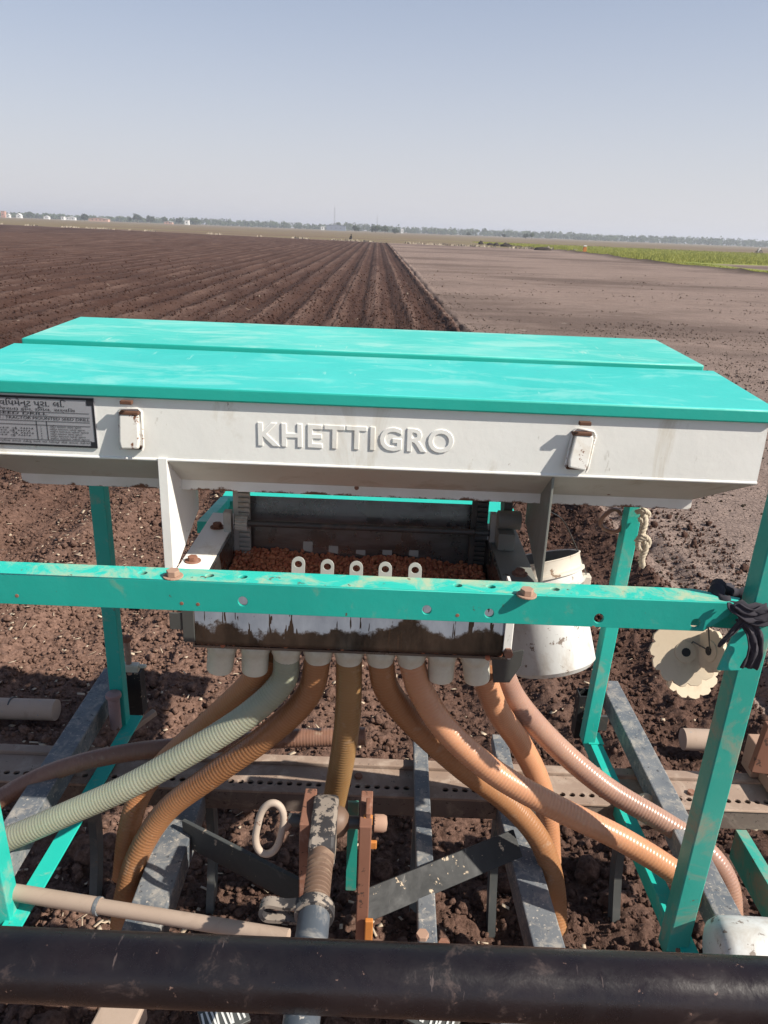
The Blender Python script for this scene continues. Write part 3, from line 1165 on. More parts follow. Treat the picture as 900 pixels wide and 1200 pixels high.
def mast(u, Y, h, label):
    x = P(u, 262, Y=Y).x
    t = thing('lattice_mast', (x, Y, gz(x, Y)), label, 'mast', 'masts on the skyline')
    b = MB()
    w0, w1 = .75, .35
    for sx, sy in ((-1, -1), (1, -1), (1, 1), (-1, 1)):
        b.bar((sx * w0, sy * w0, -.2), (sx * w1, sy * w1, h), .16, .16, (0, 1, 0))
    z, k = 0.0, 0
    while z < h - 1.6:
        a, c = w0 + (w1 - w0) * z / h, w0 + (w1 - w0) * (z + 1.6) / h
        for s in (-1, 1):
            b.bar((-a * (1 if k % 2 else -1), s * a, z), (c * (1 if k % 2 else -1), s * c, z + 1.6), .08, .08, (0, 1, 0))
            b.bar((s * a, -a * (1 if k % 2 else -1), z), (s * c, c * (1 if k % 2 else -1), z + 1.6), .08, .08, (1, 0, 0))
        z += 1.6
        k += 1
    for p in b.v:
        p += Vector(t.location)
    obj('lattice', b, M['mast'], t)
    a = MB().cyl((0, 0, h), (0, 0, h + 3), .07, 8)
    for p in a.v:
        p += Vector(t.location)
    obj('aerial', a, M['mast'], t)


mast(392, 1000, 26, 'taller thin lattice mast rising above the skyline left of centre')
mast(442, 1050, 19, 'shorter thin lattice mast over the green clump of bushes')

exec_parts = True
# ------------------------------------------------------------ people and small things far off
M['skin'] = flat('skin', (.20, .11, .075), .7)
M['dark_cloth'] = flat('dark_cloth', (.02, .02, .024), .9)
M['white_cloth'] = flat('white_cloth', (.75, .75, .73), .9)
M['hair'] = flat('black_hair', (.012, .011, .01), .6)


def person(loc, joints, edges, radii, head, label, top_mat, rz=0.0):
    """one continuous skinned body in the given pose, hair as a child"""
    me_ = bpy.data.meshes.new('person')
    me_.from_pydata(joints, edges, [])
    o = link('person', me_, top_mat, None)
    sk = o.modifiers.new('skin', 'SKIN')
    for v_2, r_ in zip(me_.skin_vertices[0].data, radii):
        v_2.radius = (r_, r_)
    me_.skin_vertices[0].data[0].use_root = True
    ss = o.modifiers.new('sub', 'SUBSURF')
    ss.levels = ss.render_levels = 2
    o.location = loc
    o.rotation_euler.z = rz
    tag(o, label, 'person')
    h = MB().lathe([(0, -.07), (.07, -.05), (.10, 0), (.105, .05), (.085, .10), (.04, .125), (0, .13)], head, (0, 0, 1), 16)
    hm = bpy.data.meshes.new('hair')
    hm.from_pydata([tuple(p) for p in h.v], [], h.f)
    link('hair', hm, M['hair'], o)
    return o


# figure squatting at the far end of the furrows
fx, fy = P(412, 278, Y=150).x, 150.0
person((fx, fy, gz(fx, fy) + .02),
       [(0, 0, .25), (0, .02, .5), (0, .08, .72), (0, .10, .84), (0, .10, .95), (-.1, .12, .27), (-.13, .42, .45), (-.13, .30, .06), (-.13, .42, .03), (.1, .12, .27), (.13, .42, .45), (.13, .30, .06), (.13, .42, .03),
        (-.17, .1, .7), (-.2, .28, .52), (-.12, .42, .50), (.17, .1, .7), (.2, .28, .52), (.12, .42, .50)],
       [(0, 1), (1, 2), (2, 3), (3, 4), (0, 5), (5, 6), (6, 7), (7, 8), (0, 9), (9, 10), (10, 11), (11, 12), (2, 13), (13, 14), (14, 15), (2, 16), (16, 17), (17, 18)],
       [.15, .15, .13, .055, .10, .1, .08, .055, .05, .1, .08, .055, .05, .06, .05, .04, .06, .05, .04],
       (0, .10, .97), 'dark clothed person squatting at the far end of the furrows', M['dark_cloth'], 2.4)

# motorcycle and rider at the far edge of the grass
mx, my = P(889.5, 294, Y=200).x, 200.0
mz = gz(mx, my)
bike = thing('motorcycle', (mx, my, mz), 'dark motorcycle on the field at the right edge of the photo', 'motorcycle')
M['tyre'] = flat('black_rubber', (.02, .02, .02), .8)
for sx in (-.65, .65):
    ring = [Vector((mx + sx + .28 * math.cos(a), my, mz + .30 + .28 * math.sin(a))) for a in np.linspace(0, 2 * math.pi, 24, endpoint=False)]
    wh = obj('wheel', MB().tube(ring, .055, 8, closed=True), M['tyre'], bike, smooth=60)
    obj('hub', MB().cyl((mx + sx, my - .05, mz + .3), (mx + sx, my + .05, mz + .3), .08, 12), M['dark_steel'], wh)
b = MB().tube([(mx - .3, my, mz + .82), (mx, my, mz + .86), (mx + .25, my, mz + .78)], [.10, .15, .08], 12)
obj('fuel_tank', b, M['dark_cloth'], bike, smooth=60)
obj('seat', MB().tube([(mx + .1, my, mz + .78), (mx + .45, my, mz + .78), (mx + .75, my, mz + .84)], [.09, .11, .07], 10), M['dark_cloth'], bike, smooth=60)
b = MB().box(mx - .22, mx + .18, my - .13, my + .13, mz + .28, mz + .62)
obj('engine', b, M['dark_steel'], bike, bevel=.03)
b = MB().tube([(mx - .65, my + .09, mz + .3), (mx - .42, my + .06, mz + .95)], .025, 8).tube([(mx - .65, my - .09, mz + .3), (mx - .42, my - .06, mz + .95)], .025, 8)
obj('fork', b, M['dark_steel'], bike)
obj('handlebar', MB().tube([(mx - .3, my - .38, mz + 1.05), (mx - .42, my, mz + .98), (mx - .3, my + .38, mz + 1.05)], .018, 8), M['dark_steel'], bike)
obj('headlight', MB().lathe([(0, 0), (.09, .02), (.07, .14), (0, .16)], (mx - .55, my, mz + .88), (1, 0, 0), 14), M['dark_steel'], bike, smooth=60)
rider = person((mx + .12, my, mz + .84),
               [(0, 0, .04), (-.02, 0, .28), (-.06, 0, .52), (-.07, 0, .64), (-.08, 0, .76), (-.05, .14, .03), (-.42, .2, -.05), (-.28, .2, -.5), (-.42, .2, -.55), (-.05, -.14, .03), (-.42, -.2, -.05), (-.28, -.2, -.5), (-.42, -.2, -.55),
                (-.06, .18, .5), (-.2, .26, .28), (-.42, .30, .22), (-.06, -.18, .5), (-.2, -.26, .28), (-.42, -.30, .22)],
               [(0, 1), (1, 2), (2, 3), (3, 4), (0, 5), (5, 6), (6, 7), (7, 8), (0, 9), (9, 10), (10, 11), (11, 12), (2, 13), (13, 14), (14, 15), (2, 16), (16, 17), (17, 18)],
               [.14, .14, .12, .055, .10, .1, .08, .05, .05, .1, .08, .05, .05, .06, .05, .04, .06, .05, .04],
               (-.08, 0, .78), 'person in white riding the dark motorcycle at the right edge', M['white_cloth'])

# orange marker by the bank
ox, oy = P(685, 294, Y=112).x, 112.0
oz = gz(ox, oy)
b = MB().prism([(ox - .26, oy - .15, oz - .1), (ox + .26, oy - .15, oz - .1), (ox + .24, oy - .15, oz + .75), (ox + .12, oy - .15, oz + .92), (ox - .12, oy - .15, oz + .92), (ox - .24, oy - .15, oz + .75)], (0, .3, 0))
t = thing('marker_stone', (ox, oy, oz), 'small orange marker stone with pale top on the bank', 'marker stone')
obj('shaft', b, M['orange'], t, bevel=.03)
obj('cap', MB().box(ox - .2, ox + .2, oy - .2, oy + .2, oz + .90, oz + 1.04), M['hwhite'], t, bevel=.03)
# dark earth lumps by the green strip
for k, (u, v, Y, wd_, h_, lab) in enumerate([
        (563.5, 286, 168, 1.0, .62, 'upright dark earth lump, leftmost before the green strip'),
        (574.5, 287, 160, 1.5, .40, 'flat dark earth lump, second from left before the green strip'),
        (581.5, 288, 155, 1.2, .55, 'rounded dark earth lump in the middle of the row'),
        (593, 289, 148, 1.9, .60, 'largest dark earth lump, with a peak at its right'),
        (636, 292.5, 124, 2.6, .45, 'long dark earth heap left of the orange marker')]):
    x = P(u, v, Y=Y).x
    v0, f0 = ico(3)
    z0 = gz(x, Y)
    vv = [Vector((p[0] * wd_ / 2, p[1] * .4, p[2] * h_)) * (1 + .35 * mnoise.noise(Vector(p) * 2.2 + Vector((k * 9, 0, 0)))) + Vector((x, Y, z0 + .05)) for p in v0]
    o = obj('earth_lump', MB().add(vv, [tuple(int(i) for i in f) for f in f0]), M['dark_earth'] if 'dark_earth' in M else M.setdefault('dark_earth', flat('dark_earth', (.035, .026, .02), .95)), None, loc=(x, Y, z0), smooth=60)
    tag(o, lab, 'earth lump', 'dark lumps beside the green strip')
# ============================================================ THE SEED DRILL
print('drill')
V3 = Vector
DR = thing('seed_drill', (-.05, 1.5, 0), 'green and white tractor mounted seed drill with ribbed seed hoses, standing on tilled soil', 'seed drill')
YF, YR = 1.165, 1.82            # front and rear post planes
XL, XR = -.712, .625            # left and right posts
ZB = .55                        # top of the base frame

# ---- hopper: shell profile swept along X, sloping lower panels
HX0, HX1 = -.840, .722
HY0, HY1 = 1.432, 2.10
zf_top, zf_bot = 1.600, 1.466
ring_top = [(HX0, HY0, zf_top), (HX1, HY0, zf_top), (HX1, HY1, zf_top + .03), (HX0, HY1, zf_top + .03)]
ring_mid = [(HX0, HY0, zf_bot), (HX1, HY0, zf_bot), (HX1, HY1, zf_bot + .01), (HX0, HY1, zf_bot + .01)]
sx_ = .085
ring_low = [(HX0 + sx_, HY0 + .095, 1.398), (HX1 - sx_, HY0 + .095, 1.398), (HX1 - sx_, HY1 - .10, 1.398), (HX0 + sx_, HY1 - .10, 1.398)]
hop = MB()
hop.add(ring_top + ring_mid, [(0, 1, 5, 4), (1, 2, 6, 5), (2, 3, 7, 6), (3, 0, 4, 7), (3, 2, 1, 0)])
hop.add(ring_mid + ring_low, [(0, 1, 5, 4), (1, 2, 6, 5), (2, 3, 7, 6), (3, 0, 4, 7), (4, 5, 6, 7)])
ring_end = [V3(p) + V3((0, 0, -.020)) for p in ring_low]
hop.add(ring_low + ring_end, [(0, 1, 5, 4), (1, 2, 6, 5), (2, 3, 7, 6), (3, 0, 4, 7), (4, 5, 6, 7)])
HOP = obj('hopper', hop, M['white'], DR)
# folded lower panels have their own grimy paint, the lip is rusty along its edge
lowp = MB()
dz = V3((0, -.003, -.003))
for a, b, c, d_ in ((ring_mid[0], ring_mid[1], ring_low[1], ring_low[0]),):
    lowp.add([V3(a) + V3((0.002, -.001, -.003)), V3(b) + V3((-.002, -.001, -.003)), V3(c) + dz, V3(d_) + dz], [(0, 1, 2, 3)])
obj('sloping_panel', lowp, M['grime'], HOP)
lip = MB().box(HX0 + sx_ - .004, HX1 - sx_ + .004, HY0 + .088, HY0 + .094, 1.376, 1.400)
obj('lip', lip, M['lip'], HOP, bevel=.001)
# rolled edge at the bend of the front face
obj('fold', MB().tube([(HX0, HY0 + .001, zf_bot), (HX1, HY0 + .001, zf_bot)], .0035, 8), M['white'], HOP, smooth=60)


def lid(x0, x1, y0, y1, z0, z1, th, mat, label):
    """pressed sheet lid with turned-down edges"""
    b = MB()
    o_ = .0
    top = [(x0, y0, z0), (x1, y0, z0), (x1, y1, z1), (x0, y1, z1)]
    bot = [(p[0], p[1], p[2] - th) for p in top]
    b.add(top + bot, [(3, 2, 1, 0), (0, 1, 5, 4), (1, 2, 6, 5), (2, 3, 7, 6), (3, 0, 4, 7), (4, 5, 6, 7)])
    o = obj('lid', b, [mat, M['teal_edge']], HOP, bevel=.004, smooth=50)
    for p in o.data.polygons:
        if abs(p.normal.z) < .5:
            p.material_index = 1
    o['label'] = label
    return o


lid(-.853, .734, 1.422, 1.752, 1.612, 1.631, .026, M['teal_lid'], 'near bright teal lid')
lid(-.842, .716, 1.766, 2.118, 1.640, 1.652, .026, M['teal_lid_faded'], 'far faded teal lid')


def latch(u, v, tilt, label):
    """pressed toggle latch on the front face, wire bail behind it"""
    c = P(u, v, Y=HY0)
    x, z = c.x, c.z
    Mx = Matrix.Translation((x, HY0, z)) @ Matrix.Rotation(tilt, 4, 'Y') @ Matrix.Rotation(R(-14), 4, 'X')
    b = MB()
    w_, h_ = .019, .034
    outl = [(-w_ * .85, -h_), (w_ * .85, -h_), (w_, -h_ * .6), (w_ * .95, h_ * .8), (w_ * .8, h_), (-w_ * .8, h_), (-w_ * .95, h_ * .8), (-w_, -h_ * .6)]
    b.prism([Mx @ V3((a, -.020, c_)) for a, c_ in outl], Mx.to_3x3() @ V3((0, .012, 0)))
    o = obj('latch', b, M['white_rusty'], HOP, bevel=.003)
    o['label'] = label
    r_ = MB()
    r_.tube([Mx @ V3(p) for p in ((-.021, -.008, -.036), (-.022, -.010, .036), (-.016, -.012, .042), (.016, -.012, .042), (.022, -.010, .036), (.0235, -.008, -.030), (.021, -.008, -.037))], .0022, 8)
    obj('wire_bail', r_, M['white_rusty'], HOP, smooth=60)
    obj('latch_foot', MB().box(x - .021, x + .021, HY0 - .010, HY0 + .002, z - .034, z - .028), M['rust_dark'], HOP, bevel=.001)
    obj('latch_hinge', MB().box(x - .018, x + .018, HY0 - .014, HY0 + .002, z + .034, z + .040), M['rust_dark'], HOP, bevel=.001)
    kb = MB().bar((x - .011, HY0 - .020, z + .060), (x + .011, HY0 - .020, z + .060), .012, .007)
    obj('latch_catch', kb, M['rust_dark'], HOP, bevel=.001)


latch(155, 505, R(-2), 'left latch with rusty edges')
latch(678, 529, R(10), 'right latch leaning to the right')

# raised lettering
vs, fs = text_mesh('KHETTIGRO', .0805, .0000, .0015, 4, 1.0, 1.13, 'LEFT', .0010)
a, b_ = P(302, 521, Y=HY0 - .003), P(531, 531, Y=HY0 - .003)
tx0, tx1 = min(p.x for p in vs), max(p.x for p in vs)
k = (b_.x - a.x) / (tx1 - tx0)
zb = (a.z + b_.z) / 2
let = MB().add([V3((a.x + (p.x - tx0) * k, HY0 - .0008 - p.z, zb + p.y * .62 / .62 * (.0455 / (.0805 * .73)))) for p in vs], fs)
obj('raised_lettering', let, M['white'], HOP, smooth=40, fix=False)
# small scrape of teal on the sloping panel, bolt head on the lip
obj('rivet', MB().lathe([(.006, 0), (.005, .004), (0, .005)], P(418, 571, Y=HY0 + .092), (0, -1, 0), 12), M['rust'], HOP)

# data plate
pl0, pl1 = P(-62, 455, Y=HY0 - .002), P(115, 525, Y=HY0 - .002)
px0, px1, pz0, pz1 = pl0.x, pl1.x, pl1.z, pl1.z + .097
plate = MB().box(px0, px1, HY0 - .0035, HY0 - .0002, pz0, pz1)
PLT = obj('data_plate', plate, [M['plate'], M['ink'], M['rust']], HOP)
ink = MB()
yk = HY0 - .0042


def irect(x0, x1, z0, z1):
    ink.add([(x0, yk, z0), (x1, yk, z0), (x1, yk, z1), (x0, yk, z1)], [(0, 1, 2, 3)])


bw = .004
irect(px0, px1, pz0, pz0 + bw)
irect(px0, px1, pz1 - bw, pz1)
irect(px1 - bw, px1, pz0 + bw, pz1 - bw)
irect(px0, px0 + bw, pz0 + bw, pz1 - bw)
irect(px1 - .014, px1 - bw, pz1 - .014, pz1 - bw)
irect(px1 - .012, px1 - bw, pz0 + bw, pz0 + .012)


def iline(s, x, z, size, right=None):
    vs, fs = text_mesh(s, size, 0, 0, 2)
    w_ = max(p.x for p in vs) if vs else 1
    kx = 1.0 if right is None else (right - x) / w_
    ink.add([(x + p.x * kx, yk, z + p.y) for p in vs], fs)


h_ = pz1 - pz0
xl = px0 + .008
xr_ = px1 - .010
xv = P(0, 470, Y=HY0).x
iline('ખેતીગ્રો ઇક્વિપમેન્ટ પ્રા. લિ.', xl, pz1 - .0185, .0155, P(78, 470, Y=HY0).x)
iline('ખેતી ઓજાર (ગુજરાત) ફોન. ઈમેલ. સર્વિસ', xl, pz1 - .0275, .0078, P(88, 470, Y=HY0).x)
iline('MFG. BY : SEED DRILL', xl, pz1 - .0355, .0072, P(55, 470, Y=HY0).x)
iline('YEAR : 20       TYPE : TRACTOR MOUNTED SEED DRILL', xl, pz1 - .0445, .0078, xr_)
for zz in (.0295, .0375, .0470, .0545):
    irect(xl, xr_, pz1 - zz - .0009, pz1 - zz)
for uu in (42, 54):
    xx = P(uu, 480, Y=HY0).x
    irect(xx - .0006, xx + .0006, pz0 + .013, pz1 - .047)
for i in range(6):
    z_ = pz0 + .0145 + .0046 * i
    iline('મશીન ચલાવતા પહેલા સૂચના', P(57, 480, Y=HY0).x, z_, .0048, xr_ - .004 - .007 * (i % 3))
    iline('%d' % (6 - i), P(46, 480, Y=HY0).x, z_, .0048)
    if i in (1, 2, 3, 4):
        iline('બિયારણ ખાતર નું માપ', xl, z_, .0048, P(38 - 4 * (i % 2), 480, Y=HY0).x)
irect(xl, xr_, pz0 + .0125, pz0 + .0133)
iline('સમયસર ઓઈલ તથા ગ્રીસ કરતા રહેવું અને નટ બોલ્ટ ચેક કરતા રહેવા', xl, pz0 + .0075, .005, xr_ - .004)
obj('plate_print', ink, M['ink'], HOP, fix=False)

# ---- brackets carrying the tray
for X, s in ((-.425, 1), (.325, -1)):
    yb = 1.655
    pts = [(X, HY0 + .001, 1.478), (X, HY0 + .12, 1.40), (X, yb - .02, 1.375), (X, yb, 1.355), (X, yb, 1.285), (X, HY0 + .04, 1.232), (X, HY0, 1.226)]
    b = MB().prism(pts, (-.005 * s, 0, 0))
    if s == 1:
        b.box(X - .018, X, HY0 - .005, HY0, 1.226, 1.470)
    obj('hopper_bracket', b, M['white'] if s == 1 else M['shade_grey_green'], DR, bevel=.001)  # right bracket gets the colour with its shade painted in

# ---- seed tray
tray = MB()
TX0, TX1, TY0, TY1 = -.360, .252, 1.304, 1.75
tray.box(TX0, TX1, TY0, TY1, 1.128, 1.133)
tray.box(TX0, TX0 + .004, TY0, TY1, 1.133, 1.222)
tray.box(TX1 - .004, TX1, TY0, TY1, 1.133, 1.222)
tray.prism([(TX0 + .004, TY1 - .03, 1.133), (TX0 + .004, TY1 - .026, 1.133), (TX0 + .004, TY1 + .004, 1.286), (TX0 + .004, TY1, 1.288)], (TX1 - TX0 - .008, 0, 0))
TRAY = obj('seed_tray', tray, M['steel'], DR)
led = MB().box(-.428, TX0 - .001, 1.41, 1.80, 1.214, 1.222).box(-.428, -.422, 1.41, 1.80, 1.15, 1.214)
led.box(TX0 - .008, TX0 - .001, 1.41, 1.80, 1.19, 1.214)
obj('ledge', led, M['white'], TRAY, bevel=.001)
led = MB().box(TX1 + .001, .326, 1.41, 1.80, 1.214, 1.222).box(.320, .326, 1.41, 1.80, 1.15, 1.214)
led.box(TX1 + .001, TX1 + .008, 1.41, 1.80, 1.17, 1.214)
obj('ledge', led, M['shade_grey_green'], TRAY, bevel=.001)
for X, Y in ((-.404, 1.50), (-.395, 1.70), (.295, 1.50), (.29, 1.70)):
    obj('bolt', MB().cyl((X, Y, 1.222), (X, Y, 1.2245), .017, 18).hexhead((X, Y, 1.2245), (0, 0, 1), .0105, .009), M['rust'], TRAY)
# front panel with torn film
fp = MB().box(-.352, .238, 1.298, 1.303, 1.139, 1.262)
obj('front_panel', fp, M['film'], TRAY)
ep = MB().prism([(.2385, 1.296, 1.150), (.254, 1.296, 1.150), (.254, 1.296, 1.262), (.2385, 1.296, 1.262)], (0, .006, 0)).box(.250, .256, 1.302, 1.40, 1.13, 1.262)
obj('end_plate', ep, M['white'], TRAY, bevel=.0008)
a = P(588, 768, Y=1.29)
obj('bolt', MB().hexhead(a + V3((.012, .006, .005)), (0, -1, 0), .009, .012), M['rust'], TRAY)
ep = MB().box(-.375, -.353, 1.294, 1.302, 1.145, 1.262).box(-.400, -.3755, 1.296, 1.300, 1.170, 1.205)
obj('end_bracket', ep, M['dark_steel'], TRAY, bevel=.0008)
# cups standing in the seed and half-round tabs on the rear wall
for i, (u, v) in enumerate([(349, 672), (383, 675), (417, 677), (451, 678), (486, 679)]):
    c = P(u, v, Y=1.46)
    w_, hh = .0135, .038
    out = [(-w_, -.02), (w_, -.02)] + [(w_ * math.cos(t), hh - w_ + w_ * math.sin(t) + .008) for t in np.linspace(0, math.pi, 9)]
    ho = [circ(0, hh - w_ + .006, .0085, 12, .0075), circ(0, -.002, .0062, 10)]
    holed('seed_cup', out, ho, .004, frame(c + V3((0, 0, -.012)), (1, 0, 0), (0, .35, 1)), M['cup'] if 'cup' in M else M.setdefault('cup', flat('grey_white_cup', (.38, .40, .37), .45)), TRAY, .0006)  # cup grey lowered for the shade it stands in
for u, v in [(361, 636), (391, 638), (423, 640), (454, 641), (485, 642)]:
    c = P(u, v, Y=1.732)
    w_ = .011
    out = [(-w_, -.018), (w_, -.022)] + [(w_ * math.cos(t), .012 + w_ * .6 * math.sin(t)) for t in np.linspace(0, math.pi, 9)]
    holed('divider_tab', out, [], .005, frame(c, (1, 0, 0), (0, .25, 1)), M['grime'], TRAY, .0008)
# toothed racks, pinions and the shaft between them
for X, s in ((-.335, 1), (.228, -1)):
    rk = MB().box(X - .021, X - .009, 1.700, 1.712, 1.150, 1.385).box(X - .009, X + .018, 1.704, 1.710, 1.150, 1.385)
    z = 1.156
    while z < 1.38:
        rk.box(X - .008, X + .017, 1.696, 1.7035, z, z + .006)
        z += .0125
    obj('gear_rack', rk, M['grime'] if s == 1 else M['dark_steel'], TRAY)
    pn = MB()
    xa = X - .012
    n_t = 12
    prof = []
    for t in range(n_t):
        a0 = 2 * math.pi * t / n_t
        for da, r_ in ((0, .013), (.12, .018), (.26, .018), (.38, .013)):
            prof.append((xa, 1.682 + r_ * math.cos(a0 + da), 1.243 + r_ * math.sin(a0 + da)))
    pn.prism(prof, (.028, 0, 0))
    obj('pinion', pn, M['grime'] if s == 1 else M['dark_steel'], TRAY)
    bp = MB().box(X - .040, X - .022, 1.675, 1.70, 1.16, 1.27) if s == 1 else MB().box(X + .022, X + .036, 1.675, 1.70, 1.16, 1.29)
    obj('bearing_plate', bp, M['grime'], TRAY, bevel=.001)
obj('shaft', MB().cyl((-.35, 1.682, 1.243), (.25, 1.682, 1.243), .0075, 14), M['dark_steel'], TRAY, smooth=60)
# small gearbox beside the right bracket
gb = MB().box(.262, .30, 1.62, 1.70, 1.224, 1.265).cyl((.262, 1.66, 1.285), (.315, 1.66, 1.285), .022, 18)
obj('gearbox', gb, M['shade_grey_green'], TRAY, bevel=.002)
obj('gearbox_flange', MB().cyl((.280, 1.72, 1.300), (.300, 1.72, 1.300), .030, 16).box(.272, .290, 1.70, 1.76, 1.224, 1.26), M['dark_steel'], TRAY, bevel=.001)

gp = [P(u, v, Y=1.37) for u, v in ((576, 768), (614, 762), (611, 780), (597, 800), (578, 800))]
obj('guard_plate', MB().prism(gp, (0, .004, 0)), M['dark_steel'], TRAY, bevel=.0006)
# spouts
SP_U = [262, 300, 336, 373, 409, 446, 482, 518, 556]
SPX = [P(u, 768, Y=1.335).x for u in SP_U]
L1 = [(0, .0), (.0285, .0), (.030, -.002), (.030, -.018), (.0275, -.021), (.0272, -.026)]
first_long, first_short = None, None
for i, X in enumerate(SPX):
    lng = i in (0, 1, 7, 8)
    pr = L1 + ([(.0262, -.062), (.025, -.066), (.0215, -.066), (.021, -.02)] if lng else [(.0255, -.034), (.022, -.034), (.021, -.02)])
    src = first_long if lng else first_short
    tilt = {0: (-.14, 0), 1: (-.05, 0), 8: (.14, 0), 7: (.0, 0)}.get(i, (0, 0))[0]
    if src is None:
        b = MB().lathe(pr, (X, 1.335, 1.1275), (0, 0, 1), 26)
        o = obj('spout', b, M['spout'], TRAY, smooth=40, loc=(X, 1.335, 1.1275))
        if lng:
            first_long = o
        else:
            first_short = o
    else:
        o = src.copy()
        COL.objects.link(o)
        o.parent = TRAY
        o.location = V3((X, 1.335, 1.1275)) - wloc(TRAY)
    o.rotation_euler = (0, -tilt, 0)

# ---- frame posts
fr = MB()
zt = 1.62


def hpost(name, b, mat, label=None):
    o = obj(name, b, mat, DR, bevel=.0025)
    if label:
        o['label'] = label
    return o


def rpost(fr_t, fr_b, w_, dp, y, zt_, zb_, mat, label=None):
    """square post whose front right edge runs through two points"""
    k = (fr_t.x - fr_b.x) / (fr_t.z - fr_b.z)
    q = [V3((fr_b.x + k * (z - fr_b.z), y, z)) for z in (zb_, zt_)]
    b = MB()
    for e in q:
        b.v += [e + V3((-w_, 0, 0)), e, e + V3((0, dp, 0)), e + V3((-w_, dp, 0))]
    b.f += [(0, 1, 2, 3), (4, 5, 6, 7), (0, 1, 5, 4), (1, 2, 6, 5), (2, 3, 7, 6), (3, 0, 4, 7)]
    return hpost('post', b, mat, label)


rpost(P(884, 820, Y=YF), P(808, 1107, Y=YF), .043, .044, YF, 1.66, ZB - .02, M['teal_dust'], 'dusty front post at the right')
rpost(P(0, 1020, Y=YF), P(13, 1083, Y=YF), .050, .044, YF, 1.66, ZB - .02, M['teal'])
rpost(P(126, 620, Y=YR), P(146, 830, Y=YR), .038, .036, YR, 1.40, ZB + .01, M['teal'])
rpost(P(749, 620, Y=YR), P(702, 850, Y=YR), .036, .040, YR, 1.40, ZB + .01, M['teal'])

# ---- front crossbar with drilled holes
zb0, zb1 = 1.284, 1.337
BAR = DR
xb0, xb1 = -.712, .585


def ux(u, v):
    return P(u, v, Y=YF - .001).x


holes = [circ(ux(u, v), P(u, v, Y=YF).z, r_, 14, r_ * 1.1) for u, v, r_ in ((285, 703, .0088), (500, 713, .0085), (573, 717, .0085), (701, 723, .0088), (814, 729, .0088))]
outer = [(xb0, zb0), (.548, zb0), (.612, zb1), (xb0, zb1)]
CB = holed('crossbar', outer, holes, .005, frame((0, YF - .0025, 0), (1, 0, 0), (0, 0, 1)), M['bar_face'], DR, .0006)
tops = []
for u, v in ((163, 677), (242, 681), (282, 682), (538, 695), (578, 697), (655, 701)):
    c = P(u, v, Z=zb1)
    tops.append(circ(c.x, YF + .024, .0085, 12, .0075))
outer = [(xb0, YF + .0005), (.596, YF + .0005), (.610, YF + .018), (.54, YF + .048), (xb0, YF + .048)]
holed('top_flange', outer, tops, .005, frame((0, 0, zb1 - .0028), (1, 0, 0), (0, 1, 0)), M['bar_top'], CB, .0005)
for u, v in ((203, 676), (617, 698)):
    c = P(u, v, Z=zb1)
    o = obj('bolt', MB().cyl((c.x, c.y, zb1), (c.x, c.y, zb1 + .003), .017, 20).hexhead((c.x, c.y, zb1 + .003), (0, 0, 1), .0115, .010), M['rust_pale'], CB, bevel=.001)
for u, v in ((20, 698), (213, 707), (232, 708), (695, 735), (536, 721)):
    c = P(u, v, Y=YF - .005)
    obj('pit', MB().lathe([(.004, 0), (.003, .001), (0, .0012)], c, (0, -1, 0), 8), M['rust'], CB)
# corner gusset to the right post
g = [P(u, v, Y=YF - .012) for u, v in ((841, 786), (868, 786), (896, 720), (870, 722))]
obj('corner_plate', MB().prism(g, (0, .006, 0)), M['teal'], CB, bevel=.001)
g = [P(u, v, Y=YF + .055) for u, v in ((770, 711), (865, 716), (868, 738), (800, 732))]
obj('corner_plate', MB().prism(g, (0, .006, 0)), M['teal'], CB, bevel=.001)
# rear crossbar behind the tray
b = MB()
YB = 2.36
za = P(415, 592.5, Y=YB - .03).z
tops = [circ(P(u, v, Z=za).x, P(u, v, Z=za).y, .008, 10, .010) for u, v in ((301, 582), (331, 583), (352, 585), (524, 594))]
rb = holed('rear_rail', [(-.53, YB - .03), (.42, YB - .03), (.42, YB + .10), (-.53, YB + .10)], tops, .005, frame((0, 0, za - .0025), (1, 0, 0), (0, 1, 0)), M['teal_bar'], DR, .0005)
obj('front_flange', MB().box(-.53, .42, YB - .0355, YB - .0305, za - .05, za), M['teal'], rb)
obj('side_rail', MB().bar(P(264, 588, Y=YB - .04), P(238, 618, Y=1.83), .03, .03), M['teal_bar'], rb)

# ---- base frame: perforated rear toolbar, front toolbar, beams
TBY0, TBY1 = 1.588, 1.690
hl = []
for i in range(104):
    X = -1.3 + .0252 * i
    if any(abs(X - q) < .03 for q in (-.46, .14, .355, -.80, .705)):
        continue
    hl.append(circ(X, 1.620, .0088, 10, .0086))
TB = holed('toolbar', [(-1.32, TBY0), (1.32, TBY0), (1.32, TBY1), (-1.32, TBY1)], hl, .006, frame((0, 0, ZB - .003), (1, 0, 0), (0, 1, 0)), M['toolbar'], DR, .0006)
obj('front_web', MB().box(-1.32, 1.32, TBY0 + .002, TBY0 + .008, ZB - .062, ZB - .0065), M['toolbar_web'], TB)
obj('added_hole_backing', MB().box(-1.32, 1.32, TBY0 + .009, TBY1 + .002, ZB - .062, ZB - .057), M['dark_steel'], TB)  # added closure, keeps light out so the holes above look dark
obj('rear_channel', MB().box(-1.32, 1.32, TBY1 + .003, TBY1 + .033, ZB - .06, ZB + .010), M['toolbar'], TB, bevel=.003)
for u, v in ((420, 911), (810, 930), (172, 899)):
    c = P(u, v, Z=ZB + .0005)
    obj('bolt', MB().hexhead(c, (0, 0, 1), .011, .008), M['rust'], TB, bevel=.001)
hl = [circ(-1.28 + .0252 * i, 1.135, .0056, 8) for i in range(102)]
